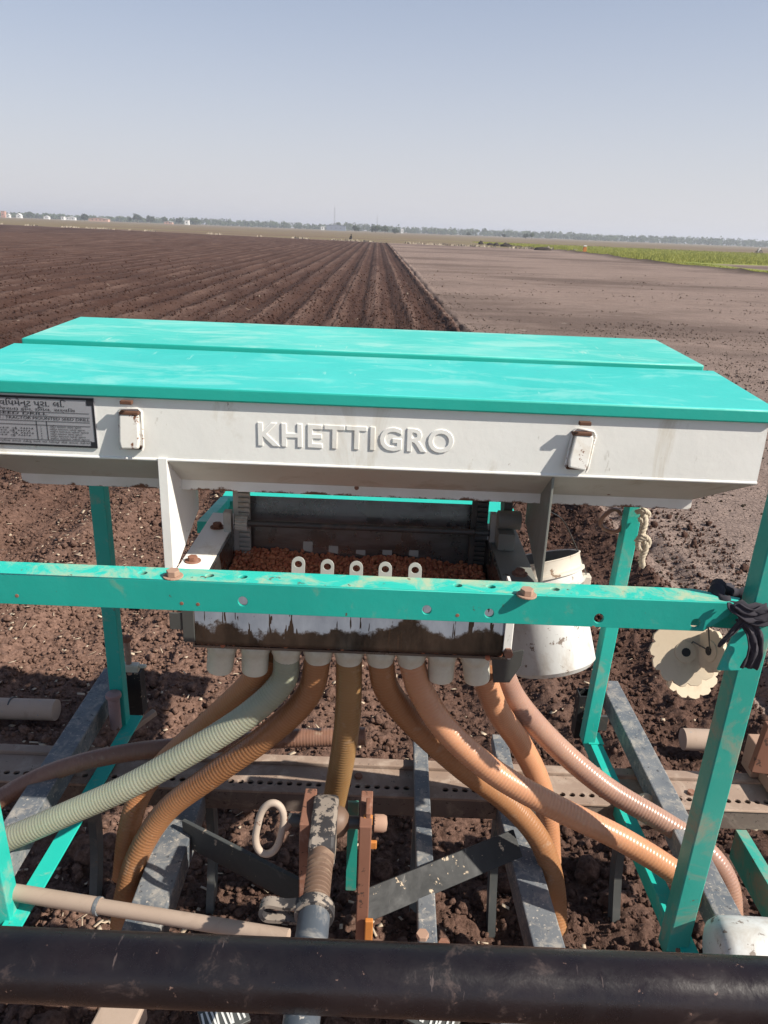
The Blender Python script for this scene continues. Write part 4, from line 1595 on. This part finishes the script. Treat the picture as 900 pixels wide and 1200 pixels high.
TF = holed('toolbar', [(-1.32, 1.06), (1.32, 1.06), (1.32, 1.158), (-1.32, 1.158)], hl, .006, frame((0, 0, ZB - .003), (1, 0, 0), (0, 1, 0)), M['toolbar'], DR, .0006)
obj('rear_web', MB().box(-1.32, 1.32, 1.150, 1.156, ZB - .062, ZB - .0065), M['rust_pale'], TF)
for u, v in ((520, 1108), (795, 1112)):
    c = P(u, v, Z=ZB + .0005)
    obj('bolt', MB().hexhead(c, (0, 0, 1), .012, .009), M['rust'], TF, bevel=.001)


def beam(x0, x1, wd_, y0, y1, z, h_, mat, hollow=False):
    b = MB()
    xa, xb = x0, x1
    pts = [V3((xa - wd_ / 2, y0, z)), V3((xa + wd_ / 2, y0, z)), V3((xb + wd_ / 2, y1, z)), V3((xb - wd_ / 2, y1, z))]
    b.prism(pts, (0, 0, -h_))
    return obj('frame_beam', b, mat, DR, bevel=.003)


beam(-.462, -.466, .078, 1.160, 1.586, ZB - .004, .07, M['grey_steel'])           # left beam
beam(.372, .350, .066, 1.160, 1.586, ZB - .004, .07, M['grey_steel'])             # right beam
mb_ = beam(.120, .126, .038, 1.10, 1.90, ZB + .036, .032, M['grey_steel'])          # thin middle beam, over the toolbar
c = P(495, 1098, Z=ZB + .036)
obj('bolt', MB().hexhead((c.x, c.y, ZB + .036), (0, 0, 1), .013, .010), M['rust_pale'], mb_, bevel=.001)
lb_ = beam(-.795, -.80, .062, 1.02, 2.02, ZB + .072, .062, M['grey_steel'])
rb_ = beam(.735, .715, .056, 1.02, 2.06, ZB + .072, .056, M['grey_steel'])
obj('end_cap', MB().lathe([(0, .02), (.018, .016), (.022, 0), (.022, -.02)], P(757, 940, Z=ZB + .03), (0, -.7, .7), 16), M['cream'], rb_, smooth=60)
obj('short_block', MB().box(.325, .365, 1.60, 1.80, ZB + .012, ZB + .046), M['grey_steel'], TB, bevel=.002)
# green base angles under the posts
b = MB().angle((-.735, YF - .02, ZB + .012), (-.712, YR + .05, ZB + .012), (1, 0, 0), (0, 0, -1), .040, .04, .005)
obj('base_angle', b, M['teal_bar'], DR, bevel=.001)
sl = [circ(.036, .20 + .002 * k, .006, 8, .05) for k in range(0)]
b = MB().angle((.634, YF - .02, ZB + .012), (.606, YR + .06, ZB + .012), (1, 0, 0), (0, 0, -1), .034, .045, .005)
b.box(.602, .646, YR - .004, YR + .05, ZB + .012, ZB + .016)
obj('base_angle', b, M['teal_bar'], DR, bevel=.001)
# outer angle at the right
a, c = P(862, 972, Z=ZB - .05), P(915, 1062, Z=ZB - .05)
b = MB().angle(a, c + (c - a) * .6, (1, 0, 0), (0, 0, -1), .028, .09, .005)
obj('outer_angle', b, M['teal_dust'], DR, bevel=.001)

# flat braces to the mast
a, c = P(216, 975, Z=ZB - .010), P(352, 1046, Z=ZB + .010)
obj('brace', MB().bar(a, c, .010, .074), M['brace_grey'] if 'brace_grey' in M else M.setdefault('brace_grey', paint('scuffed_dark_grey_flat', (.045, .05, .05), (.075, .08, .08), (.2, .19, .17), chip=(.4, .33, .26), chip_at=.64, dust_at=.58, rough=.55, scuff=(.2, .19, .18))), DR, bevel=.002)
a, c = P(606, 988, Z=ZB + .052), P(422, 1064, Z=ZB + .052)
obj('brace', MB().bar(a, c, .060, .010, (0, -.78, .62)), M['black_steel'], DR, bevel=.001)

# mast: two standing plates
for u0, w_ in ((360, .024), (429, .024)):
    c = P(u0, 955, Z=.83)
    b = MB().prism([(c.x - w_ / 2, 1.165, .835), (c.x - w_ / 2, 1.275, .828), (c.x - w_ / 2, 1.255, ZB + .004), (c.x - w_ / 2, 1.150, ZB + .004)], (w_, 0, 0))
    o = obj('mast_plate', b, M['rust'], DR, bevel=.002)
    if u0 == 429:
        MX1 = c.x
    else:
        MX0 = c.x
b = MB().box((MX0 + MX1) / 2 + .018, (MX0 + MX1) / 2 + .040, 1.282, 1.288, ZB + .004, .79)
obj('mast_stay', b, M['teal_dust'], DR)
b = MB().box(MX1 + .006, MX1 + .022, 1.14, 1.150, ZB + .006, ZB + .075)
obj('lug', b, M['orange'], DR, bevel=.002)

# grey beige cross pipe with a stepped sleeve
a, c = P(12, 1045, Y=1.205), P(338, 1098, Y=1.09)
m_ = a + (c - a) * .34
cp = obj('cross_pipe', MB().tube([a, m_], .0165, 18).tube([m_, c], .0145, 18), M['beige_pipe'], DR, smooth=50)
obj('sleeve', MB().tube([m_ - (c - a) * .012, m_], [.0178, .0178], 18), M['grey_steel'], cp, smooth=50)

# tine sockets, bolts and pins behind the toolbar
for u, v, ww in ((157, 795, .040), (686, 822, .040)):
    c = P(u, v, Y=1.985)
    b = MB()
    x0, x1, y0, y1, z0, z1 = c.x - ww / 2, c.x + ww / 2, c.y - .005, c.y + .04, c.z - .13, c.z + .02
    t_ = .004
    b.box(x0, x1, y0, y0 + t_, z0, z1).box(x0, x1, y1 - t_, y1, z0, z1).box(x0, x0 + t_, y0 + t_, y1 - t_, z0, z1).box(x1 - t_, x1, y0 + t_, y1 - t_, z0, z1)
    obj('tine_socket', b, M['black_steel'], DR)
    # arm that joins the socket to its side beam
    s = -1 if c.x < 0 else 1
    obj('socket_arm', MB().box(min(c.x, s * .80 if s < 0 else .70), max(c.x, -.80 if s < 0 else .72), y1, y1 + .012, z0, z0 + .05), M['dark_steel'], DR)
c = P(152, 790, Y=1.97)
b = MB()
b.tube([c, c + V3((0, 0, .11))], .007, 12)
for k in range(14):
    b.lathe([(.007, 0), (.0095, .002), (.007, .004)], c + V3((0, 0, .036 + .005 * k)), (0, 0, 1), 12)
SB = obj('adjusting_bolt', b, M['rust_pale'], DR, smooth=60)
b = MB().box(c.x - .030, c.x + .030, c.y - .012, c.y + .012, c.z + .012, c.z + .036).box(c.x + .030, c.x + .052, c.y - .006, c.y + .006, c.z + .024, c.z + .034)
obj('wing_nut', b, M['spout'], SB, bevel=.003)
obj('bolt_head', MB().lathe([(0, .018), (.012, .014), (.013, .0), (.0, -.002)], c + V3((0, 0, .112)), (0, 0, 1), 12), M['rust'], SB)
c0, c1 = P(136, 852, Y=1.80), P(133, 816, Y=1.80)
pin = obj('locking_pin', MB().tube([c0, c1], .0155, 16), M['cap'], DR, smooth=60)
obj('pin_cap', MB().lathe([(0, .012), (.020, .009), (.0215, 0), (.0155, -.008)], c1, (c1 - c0), 18), M['cap'], pin, smooth=50)
a, c = P(152, 856, Y=1.95), P(182, 834, Y=2.02)
obj('clip', MB().bar(a, c, .02, .018).bar(a + V3((0, 0, .02)), a + (c - a) * .55 + V3((0, 0, .02)), .012, .012), M['beige_pipe'], DR, bevel=.003)
# clamp at the far right end of the toolbar
c = P(888, 868, Y=1.74)
b = MB().box(c.x - .02, c.x + .07, 1.70, 1.76, ZB + .012, ZB + .11).box(c.x + .0, c.x + .10, 1.60, 1.70, ZB + .012, ZB + .05)
obj('toolbar_clamp', b, M['rust_pale'], DR, bevel=.003)
obj('clamp_plate', MB().prism([P(u, v, Y=1.66) for u, v in ((880, 905), (900, 850), (930, 850), (930, 912))], (0, .02, 0)), M['rust'], DR, bevel=.002)
# clamp by the right post base
c = P(703, 790, Y=2.04)
b = MB().box(c.x - .035, c.x - .022, 2.0, 2.02, c.z - .02, c.z + .03).box(c.x + .006, c.x + .016, 2.0, 2.02, c.z - .07, c.z + .03).cyl((c.x + .0, 2.0, c.z - .05), (c.x + .03, 2.0, c.z - .05), .012, 12)
obj('socket_clip', b, M['rust_pale'], DR, bevel=.001)
# tines going into the soil
for i, X in enumerate((-.80, -.46, .13, .36, .72)):
    yb = 1.71
    path = [(X, yb, ZB - .06), (X, yb + .05, .36), (X, yb + .05, .18), (X, yb - .02, -.03)]
    pp = smooth_path(path, .02)
    b = MB()
    for p, q_ in zip(pp, pp[1:]):
        b.bar(p, q_, .022, .045, (0, 1, .01))
    obj('tine', b, M['dark_steel'], DR)
# lower hitch straps seen under the front pipe, with worn white stencilled strokes
for (u0, v0, u1, v1) in ((236, 1204, 288, 1180), (480, 1178, 536, 1206)):
    a, c = P(u0, v0, Z=.62), P(u1, v1, Z=.62)
    hb_ = obj('hitch_strap', MB().bar(a, c, .05, .010, (0, -.3, 1)), M['dark_steel'], DR, bevel=.001)
    st = MB()
    dd = (c - a)
    n_d = V3((0, -.3, 1)).normalized()
    side = dd.normalized().cross(n_d).normalized()
    for k in range(9):
        p = a + dd * ((k + .8) / 10) + n_d * .0062
        st.bar(p - side * .018, p + side * .018 + dd * (.03 if k % 3 else -.03), .0035, .0008, n_d)
    obj('stencil', st, M['letter_white'], hb_)
a, c = P(150, 1178, Z=.56), P(128, 1222, Z=.56)
obj('hitch_block', MB().bar(a, c, .075, .05), M['beige_pipe'], DR, bevel=.004)
a, c = P(588, 1186, Z=.56), P(610, 1225, Z=.56)
obj('hitch_block', MB().bar(a, c, .05, .05), M['grey_steel'], DR, bevel=.004)

# ---- covering pipe dragging in the soil behind
for (u0, v0, u1, v1, Y0, Y1) in ((-150, 826, 66, 832, 2.60, 2.58), (800, 866, 850, 868, 2.52, 2.52)):
    a, c = P(u0, v0, Y=Y0), P(u1, v1, Y=Y1)
    b = MB().tube([a, c], .042, 22)
    cp_ = obj('covering_pipe', b, M['beige_pipe'], DR, smooth=50)
    if u0 < 0:
        d_ = (c - a).normalized()
        j = P(14, 829, Y=2.59)
        obj('joint_ring', MB().tube([j, j + d_ * .006], .0432, 22), M['dark_steel'], cp_, smooth=50)

# ---- hoses
def hose(path, mat, label, rad=.0262, rib=.00045, pitch=.0064):
    pts = smooth_path(path, pitch / 4)
    rads = [rad + rib * (.9, .35, -.9, .35)[i % 4] + .0006 * math.sin(i * .013) for i in range(len(pts))]
    wob = [p + V3((.0012 * math.sin(i * .021), .0012 * math.cos(i * .017), 0)) for i, p in enumerate(pts)]
    b = MB().tube(wob, rads, 22)
    o = obj('seed_hose', b, mat, DR, smooth=80)
    o['label'] = label
    return o


def px(*a):
    return [P(u, v, Y=Y) for u, v, Y in a]


zs = 1.095
hose(px((318, 765, 1.365), (296, 798, 1.39), (250, 842, 1.44), (195, 892, 1.47), (165, 930, 1.46), (150, 975, 1.43), (144, 1030, 1.40)), M['hose_orange'], 'orange brown hose behind the pale green one')
hose([V3((SPX[2], 1.335, zs + .004))] + px((330, 800, 1.33), (290, 838, 1.32), (225, 880, 1.31), (150, 922, 1.30), (80, 953, 1.29), (10, 983, 1.28), (-60, 1010, 1.27)), M['hose_green'], 'pale green hose running to the lower left')
hose([V3((SPX[3], 1.335, zs + .004))] + px((360, 815, 1.345), (315, 860, 1.36), (250, 908, 1.37), (195, 950, 1.37), (162, 1000, 1.35), (148, 1045, 1.33), (143, 1085, 1.31)), M['hose_brown'], 'brown hose curving down at lower left')
hose([V3((SPX[4], 1.335, zs + .004))] + px((407, 835, 1.34), (401, 890, 1.36), (390, 950, 1.40), (376, 1010, 1.44)), M['hose_ochre'], 'ochre hose hanging straight down behind the top link')
hose([V3((SPX[5], 1.335, zs + .004))] + px((453, 808, 1.345), (485, 848, 1.37), (540, 897, 1.40), (595, 940, 1.41), (632, 985, 1.40), (648, 1035, 1.38), (652, 1090, 1.35)), M['hose_brown'], 'brown hose dropping behind the long peach hose')
hose([V3((SPX[6], 1.335, zs + .004))] + px((494, 812, 1.33), (525, 858, 1.32), (580, 905, 1.31), (650, 945, 1.30), (730, 985, 1.29), (800, 1030, 1.28), (845, 1075, 1.26), (880, 1120, 1.24)), M['hose_peach'], 'long peach hose crossing to the lower right')
hose(px((566, 790, 1.40), (582, 832, 1.44), (610, 872, 1.48), (632, 915, 1.50), (642, 960, 1.50), (645, 1010, 1.49)), M['hose_peach'], 'peach hose under the last spout')
hose(px((585, 780, 1.47), (605, 822, 1.50), (650, 872, 1.52), (710, 922, 1.50), (775, 962, 1.46), (825, 996, 1.42), (852, 1035, 1.39), (858, 1085, 1.36)), M['hose_mauve'], 'mauve brown glossy hose at the far right')
hose(px((428, 863, 1.60), (390, 864, 1.60), (320, 866, 1.60), (230, 873, 1.60), (150, 882, 1.58), (80, 898, 1.55), (20, 924, 1.50), (-40, 965, 1.46)), M['hose_dark'], 'dark brown smooth hose lying level across the left', .0225, .0004)

# ---- chickpeas in the tray
iv, if_ = ico(2)
gx_, gy_ = np.meshgrid(np.arange(TX0 + .01, TX1 - .008, .0085), np.arange(TY0 + .01, TY1 - .025, .0080))
pts = np.stack([gx_.ravel(), gy_.ravel()], -1) + rng.normal(0, .0022, (gx_.size, 2))
pts2 = pts + rng.normal(0, .003, pts.shape)
zz = 1.146 + .010 * fbm(pts[:, 0], pts[:, 1], .09, 2, 4) + .022 * np.clip((pts[:, 1] - 1.64) / .09, 0, 1) * np.clip((-.05 - pts[:, 0]) / .2, 0, 1) + rng.normal(0, .0025, len(pts))
pos = np.concatenate([np.column_stack([pts, zz]), np.column_stack([pts2, zz - .007])])
pos[:, 0] = np.clip(pos[:, 0], TX0 + .009, TX1 - .009)
rr = 0.0046 + .0012 * rng.random(len(pos))
sc = rr[:, None] * (1 + .18 * (rng.random((len(pos), 3)) - .5))
seeds = scatter_mesh('chickpea_seeds', pos, sc, rng.random((len(pos), 2)) * 6.28, iv, if_, M['seed'], .04)
seeds.data.polygons.foreach_set('use_smooth', [True] * len(seeds.data.polygons))
tag(seeds, 'reddish brown chickpea seeds heaped loose in the metal tray', 'seeds', kind='stuff')

# ============================================================ things by the drill
# top link: ball end between the mast plates, threaded rod, tube
mc = P(381, 965, Z=.80)
tl = thing('top_link', (mc.x, 1.21, .80), 'worn threaded top link arm pinned between two rusty mast plates', 'top link')
A0, A1 = V3((mc.x, 1.215, .800)), V3((mc.x + .002, .25, .835))
ax_ = (A1 - A0).normalized()
M['worn'] = paint('worn_black_over_pale_steel', (.22, .185, .155), (.28, .235, .195), (.40, .34, .275), chip=(.030, .028, .030), chip_at=.48, rough=.55)
M['threads'] = paint('rusty_thread', (.13, .08, .055), (.19, .12, .085), (.33, .24, .17), chip_at=.66, rough=.5)
M['tubegrey'] = paint('worn_painted_tube', (.045, .055, .07), (.08, .095, .115), (.40, .37, .33), chip=(.45, .42, .38), chip_at=.62, rough=.32)
M['ring'] = paint('worn_ring_steel', (.40, .32, .26), (.46, .38, .31), (.45, .36, .28), chip=(.16, .07, .04), chip_at=.58, rough=.6)
b = MB()
w_ = .0245
b.prism([A0 + V3((-w_, y_, z_)) for y_, z_ in ((.044, -.028), (.048, .014), (.034, .036), (.010, .048), (-.020, .047), (-.080, .036), (-.098, .026), (-.098, -.026), (-.06, -.036), (-.02, -.046), (.02, -.044))], (2 * w_, 0, 0))
be = obj('ball_end', b, M['worn'], tl, bevel=.007)
obj('ball', MB().lathe([(0, .024), (.014, .022), (.026, .013), (.031, 0), (.031, -.012)], A0 + V3((w_, 0, 0)), (1, 0, 0), 24), M['threads'], be, smooth=60)
b = MB()
q0 = A0 + ax_ * .090
prof = [(.0245, 0), (.0245, .022), (.019, .024)]
Lr, nth = .155, 12
for k in range(nth):
    h0 = .026 + (Lr - .026) * k / nth
    st_ = (Lr - .026) / nth
    prof += [(.0165, h0), (.0165, h0 + st_ * .2), (.0236, h0 + st_ * .5), (.0236, h0 + st_ * .72), (.0165, h0 + st_ * .98)]
b.lathe(prof, q0, ax_, 26)
obj('threaded_rod', b, M['threads'], tl, smooth=25)
q1 = A0 + ax_ * .232
obj('link_tube', MB().tube([q1, A1], .0272, 28), M['tubegrey'], tl, smooth=50)
# locking handle: folded strap with a collar round the tube
q2 = A0 + ax_ * .224
hd = MB().lathe([(.0275, -.011), (.0335, -.011), (.0345, -.006), (.0345, .006), (.0335, .011), (.0275, .011)], q2, ax_, 28)
pth = smooth_path([q2 + V3((-.022, .002, .016)), q2 + V3((-.05, .004, .010)), q2 + V3((-.080, .004, .014)), q2 + V3((-.0905, .0, .004)), q2 + V3((-.082, -.004, -.008)), q2 + V3((-.052, -.004, -.010)), q2 + V3((-.024, -.002, -.016))], .004)
K0 = len(hd.v)
for i_, p in enumerate(pth):
    t_ = (pth[min(i_ + 1, len(pth) - 1)] - pth[max(i_ - 1, 0)]).normalized()
    n_ = t_.cross(V3((0, 1, 0))).normalized()
    for sy, sn in ((-1, -1), (1, -1), (1, 1), (-1, 1)):
        hd.v.append(p + V3((0, sy * .010, 0)) + n_ * sn * .0035)
for i_ in range(len(pth) - 1):
    for k in range(4):
        hd.f.append((K0 + i_ * 4 + k, K0 + i_ * 4 + (k + 1) % 4, K0 + i_ * 4 + 4 + (k + 1) % 4, K0 + i_ * 4 + 4 + k))
obj('lock_handle', hd, M['worn'], tl, smooth=35)

# hitch pin through the mast, with an oblong pull ring
hp = thing('hitch_pin', (mc.x, 1.215, .80), 'rusty hitch pin with oblong pull ring through the two mast plates', 'hitch pin')
PX0, PX1 = P(338, 963, Z=.80).x, P(446, 963, Z=.80).x
obj('pin_shaft', MB().cyl((PX0, 1.215, .80), (PX1 - .012, 1.215, .80), .0125, 18), M['dark_steel'], hp, smooth=50)
obj('pin_head', MB().lathe([(0, .026), (.014, .024), (.017, .018), (.017, 0)], (PX1 - .012, 1.215, .80), (1, 0, 0), 18), M['rust_pale'], hp, smooth=50)
obj('cotter', MB().box(PX1 - .030, PX1 - .020, 1.19, 1.235, .755, .845), M['rust'], hp, bevel=.002)
obj('cotter_tab', MB().box(PX1 - .024, PX1 - .006, 1.182, 1.190, .765, .782).box(PX1 - .034, PX1 - .016, 1.19, 1.20, .815, .835), M['orange'], hp, bevel=.002)
rc = P(316, 971, Y=1.20)
ring = []
rw, rh = .025, .040
for t in np.linspace(0, 2 * math.pi, 40, endpoint=False):
    cx_, sy = math.cos(t), math.sin(t)
    ring.append(rc + V3((rw * cx_ + .006 * math.copysign(abs(sy) ** .5, sy), .30 * (rh * math.copysign(abs(sy) ** .7, sy)), rh * math.copysign(abs(sy) ** .7, sy) * 1.05 + .010 * sy)))
obj('pull_ring', MB().tube(ring, .0072, 14, closed=True), M['ring'], hp, smooth=80)
obj('ring_neck', MB().tube([rc + V3((rw + .002, 0, .0)), V3((PX0 + .004, 1.215, .80))], [.008, .011], 12), M['rust_pale'], hp, smooth=60)

# tractor bar across the foreground
c0, c1 = P(-300, 1112, Y=.55), P(1200, 1174, Y=.55)
zc = P(450, 1147, Y=.55).z
tb_ = obj('tractor_bar', MB().tube([(-1.3, .55, zc), (1.3, .55, zc)], .0326, 48), M['pipe_black'], None, smooth=60, loc=(0, .55, zc))
tag(tb_, 'scuffed black round pipe of the tractor crossing the foreground', 'pipe')

# bucket hanging by its wire behind the tray
C1, C2 = V3((.390, 1.83, 1.120)), V3((.455, 1.74, .852))
axb = (C2 - C1)
hb_ = axb.length
axb.normalize()
bk = thing('bucket', C2, 'white plastic bucket hanging tilted below the hopper at right', 'bucket')
R1, R2 = .118, .110
prof = [(0, hb_), (R2 - .012, hb_), (R2, hb_ - .012)]
prof += [(R1 - .008 + .0 * k, z_) for k, z_ in enumerate((.16, .078))]
prof += [(R1 + .001, .076), (R1 + .004, .070), (R1 - .003, .066), (R1 - .003, .046), (R1 + .006, .044), (R1 + .006, .038), (R1, .034), (R1, .006), (R1 + .003, .002), (R1, 0), (R1 - .005, .002)]
i_ = prof.index((R1 - .003, .046))
obj('body', MB().lathe(prof[:i_ + 1], C1, axb, 48), M['bucket'], bk, smooth=40)
obj('rim', MB().lathe(prof[i_:], C1, axb, 48), M['rim'], bk, smooth=40)
obj('inner_wall', MB().lathe([(R1 - .0055, .003), (R2 - .006, hb_ - .01), (0, hb_ - .008)], C1, axb, 48), M['inside'], bk, smooth=40)
e1 = C1 + axb * .055 + V3((R1 + .004, -.01, 0))
ear = MB().box(e1.x - .010, e1.x + .012, e1.y - .014, e1.y + .014, e1.z - .022, e1.z + .022)
obj('ear', ear, M['rim'], bk, bevel=.003)
wr = smooth_path([e1, e1 + V3((-.002, 0, .03)), P(668, 625, Y=1.80), P(658, 608, Y=1.78), P(645, 600, Y=1.77), P(632, 596, Y=1.77), C1 + V3((-.06, -.02, .16)), C1 + V3((-R1 - .004, 0, -.04))], .01)
obj('wire_handle', MB().tube(wr, .0016, 8), M['steel'], bk, smooth=60)

# toothed seed plates hanging under the crossbar


def seed_plate(c, nrm, r_, ntooth, label, ph=0.0):
    out = []
    for k in range(ntooth):
        a0 = 2 * math.pi * k / ntooth + ph
        for da, rr_ in ((0, .87), (.10, .95), (.30, 1.0), (.44, .97)):
            out.append((r_ * rr_ * math.cos(a0 + da * 2 * math.pi / ntooth * 2), r_ * rr_ * math.sin(a0 + da * 2 * math.pi / ntooth * 2)))
    nrm = V3(nrm).normalized()
    ex = nrm.cross(V3((0, 0, 1))).normalized() * -1
    t = thing('seed_plate', c, label, 'seed plate', 'toothed seed plates under the crossbar')
    holed('disc', out, [circ(0, 0, .006, 6)], .006, frame(c, ex, nrm.cross(ex) * 1.0), M['cream'], t, .001)
    obj('boss', MB().lathe([(.022, 0), (.020, .006), (.008, .007), (.007, .0)], V3(c) - 0 * nrm, nrm, 22), M['cream'], t, smooth=40)
    obj('dark_hub_disc', MB().cyl(V3(c) + nrm * .0066, V3(c) + nrm * .0075, .0085, 12), M['ink'], t)  # black disc stands in for the darkness of the hub hole
    return t


seed_plate(P(803, 764, Y=1.30), (-.15, -1, .45), .066, 13, 'cream toothed seed plate facing forward under the crossbar end')
seed_plate(P(808, 784, Y=1.335), (.05, -1, .6), .058, 13, 'lower shaded cream seed plate behind the front one', .2)
seed_plate(P(834, 763, Y=1.27), (-.97, -.22, .12), .040, 11, 'small cream seed plate turned edge on beside the post', .1)
obj('hanging_wire', MB().tube([P(803, 764, Y=1.31), P(812, 752, Y=1.30), P(832, 763, Y=1.27), P(830, 735, Y=1.21)], .0015, 8), M['dark_steel'], DR)

# black rag tied round post and crossbar
rag = MB()
pc = P(868, 722, Y=1.15)
loop = []
for t in np.linspace(0, 2 * math.pi, 30, endpoint=False):
    loop.append(V3((.628 + .050 * math.cos(t), 1.196 + .044 * math.sin(t), 1.325 + .006 * math.sin(3 * t) - .012 * math.cos(t))))
rads = [.011 + .004 * math.sin(i * 2.3) for i in range(30)]
rag.tube(loop, rads, 10, closed=True)


def strip(path, w0, w1, th=.004, nrm=(0, -1, 0)):
    pp = smooth_path(path, .004)
    n_p = len(pp)
    vs = []
    K = 9
    for i, p in enumerate(pp):
        t = (pp[min(i + 1, n_p - 1)] - pp[max(i - 1, 0)]).normalized()
        s = t.cross(V3(nrm)).normalized()
        w_ = w0 + (w1 - w0) * i / n_p
        for k in range(K):
            f = k / (K - 1) - .5
            vs.append(p + s * w_ * f + V3(nrm) * (.006 * math.sin(f * 13 + i * .09) * (w_ / .05) + .004 * mnoise.noise(p * 60 + V3((k, 0, 0)))))
    nv = len(vs)
    fs = []
    for i in range(n_p - 1):
        for k in range(K - 1):
            fs.append((i * K + k, i * K + k + 1, (i + 1) * K + k + 1, (i + 1) * K + k))
    rag.add(vs, fs)


strip(px((868, 722, 1.145), (882, 740, 1.138), (884, 764, 1.136)) + [P(876, 783, Y=1.142)], .022, .030)
strip(px((868, 718, 1.145), (890, 724, 1.135), (915, 718, 1.135)), .022, .036)
strip(px((900, 716, 1.14), (880, 722, 1.132), (862, 712, 1.14), (858, 706, 1.15)), .026, .016)
strip(px((872, 722, 1.142), (862, 735, 1.142), (846, 752, 1.146), (842, 758, 1.150)), .012, .006)
rg = obj('rag', rag, M['cloth'], None, smooth=80, loc=pc)
sl_ = rg.modifiers.new('thick', 'SOLIDIFY')
sl_.thickness = .0025
tag(rg, 'black rag knotted round the right post where the crossbar ends', 'rag')

# rope knotted on the rear right post
rp = thing('rope', P(752, 625, Y=1.79), 'cream rope knotted round the rear right post below the hopper', 'rope')
rb2 = MB()


def twist(path, rr_, strands=3, pitch=.03, out=None):
    pp = smooth_path(path, .003)
    for s in range(strands):
        ph = 2 * math.pi * s / strands
        q_ = []
        for i, p in enumerate(pp):
            t = (pp[min(i + 1, len(pp) - 1)] - pp[max(i - 1, 0)]).normalized()
            a = t.cross(V3((.3, 1, .2))).normalized()
            c_ = t.cross(a)
            an = ph + i * .003 / pitch * 2 * math.pi
            q_.append(p + (a * math.cos(an) + c_ * math.sin(an)) * rr_ * .55)
        out.tube(q_, rr_ * .62, 7)


twist(px((752, 596, 1.79), (756, 612, 1.785), (752, 628, 1.78), (757, 640, 1.78), (752, 655, 1.78), (753, 664, 1.785)), .0075, 3, .03, rb2)
twist(px((746, 634, 1.79), (752, 628, 1.775), (760, 633, 1.78), (758, 641, 1.785), (749, 643, 1.78), (748, 634, 1.775), (758, 628, 1.772)), .0062, 3, .025, rb2)
twist(px((746, 600, 1.80), (755, 598, 1.78), (760, 604, 1.80), (750, 608, 1.785), (758, 614, 1.79)), .006, 3, .025, rb2)
obj('knotted_strand', rb2, M['rope'], rp, smooth=80)
rl = MB()
lp = []
c = P(717, 610, Y=1.86)
for t in np.linspace(0.5, 2 * math.pi + .2, 30):
    lp.append(c + V3((.028 * math.cos(t), .01 * math.sin(2 * t), .030 * math.sin(t))))
rl.tube(smooth_path(lp, .006), .0055, 10)
o = obj('rope_loop', rl, M['hose_dark'], None, smooth=80, loc=c)
tag(o, 'thin brown cord loop hanging under the hopper left of the post', 'cord loop')

# white plastic can lying on the front toolbar at the right
c = P(905, 1122, Y=1.10)
cz = ZB + .0695
can = thing('plastic_can', (c.x + .02, 1.10, ZB), 'white plastic can lying at the lower right corner by the black pipe', 'can')
Lc = P(838, 1110, Y=1.10).x
kk = .70
pr = [(0, 0), (.05, .0), (.062, .006), (.069, .020), (.070, .05), (.069, .12), (.069, .30), (.060, .33), (.04, .345), (0, .346)]
obj('body', MB().lathe(pr, (Lc, 1.10, cz), (1, 0, -.0), 40), M['bucket'], can, smooth=50)
obj('neck', MB().lathe([(.03, 0), (.03, .03), (.034, .032), (.034, .06), (0, .062)], (Lc + .345, 1.10, cz), (1, 0, 0), 24), M['bucket'], can, smooth=40)

# ------------------------------------------------------------ haze
hb = MB().box(-4500, 4500, -4000, 4800, -1.2, 34)
n = bpy.data.materials.new('haze')
n.use_nodes = True
n.node_tree.nodes.clear()
pv = n.node_tree.nodes.new('ShaderNodeVolumePrincipled')
pv.inputs['Color'].default_value = (.80, .86, 1.0, 1)
pv.inputs['Density'].default_value = 0.00042
pv.inputs['Anisotropy'].default_value = 0.2
oo = n.node_tree.nodes.new('ShaderNodeOutputMaterial')
n.node_tree.links.new(pv.outputs[0], oo.inputs['Volume'])
hz_ = obj('haze', hb, n, None)
tag(hz_, 'pale haze hanging over the whole plain', 'haze', kind='stuff')
print('done')
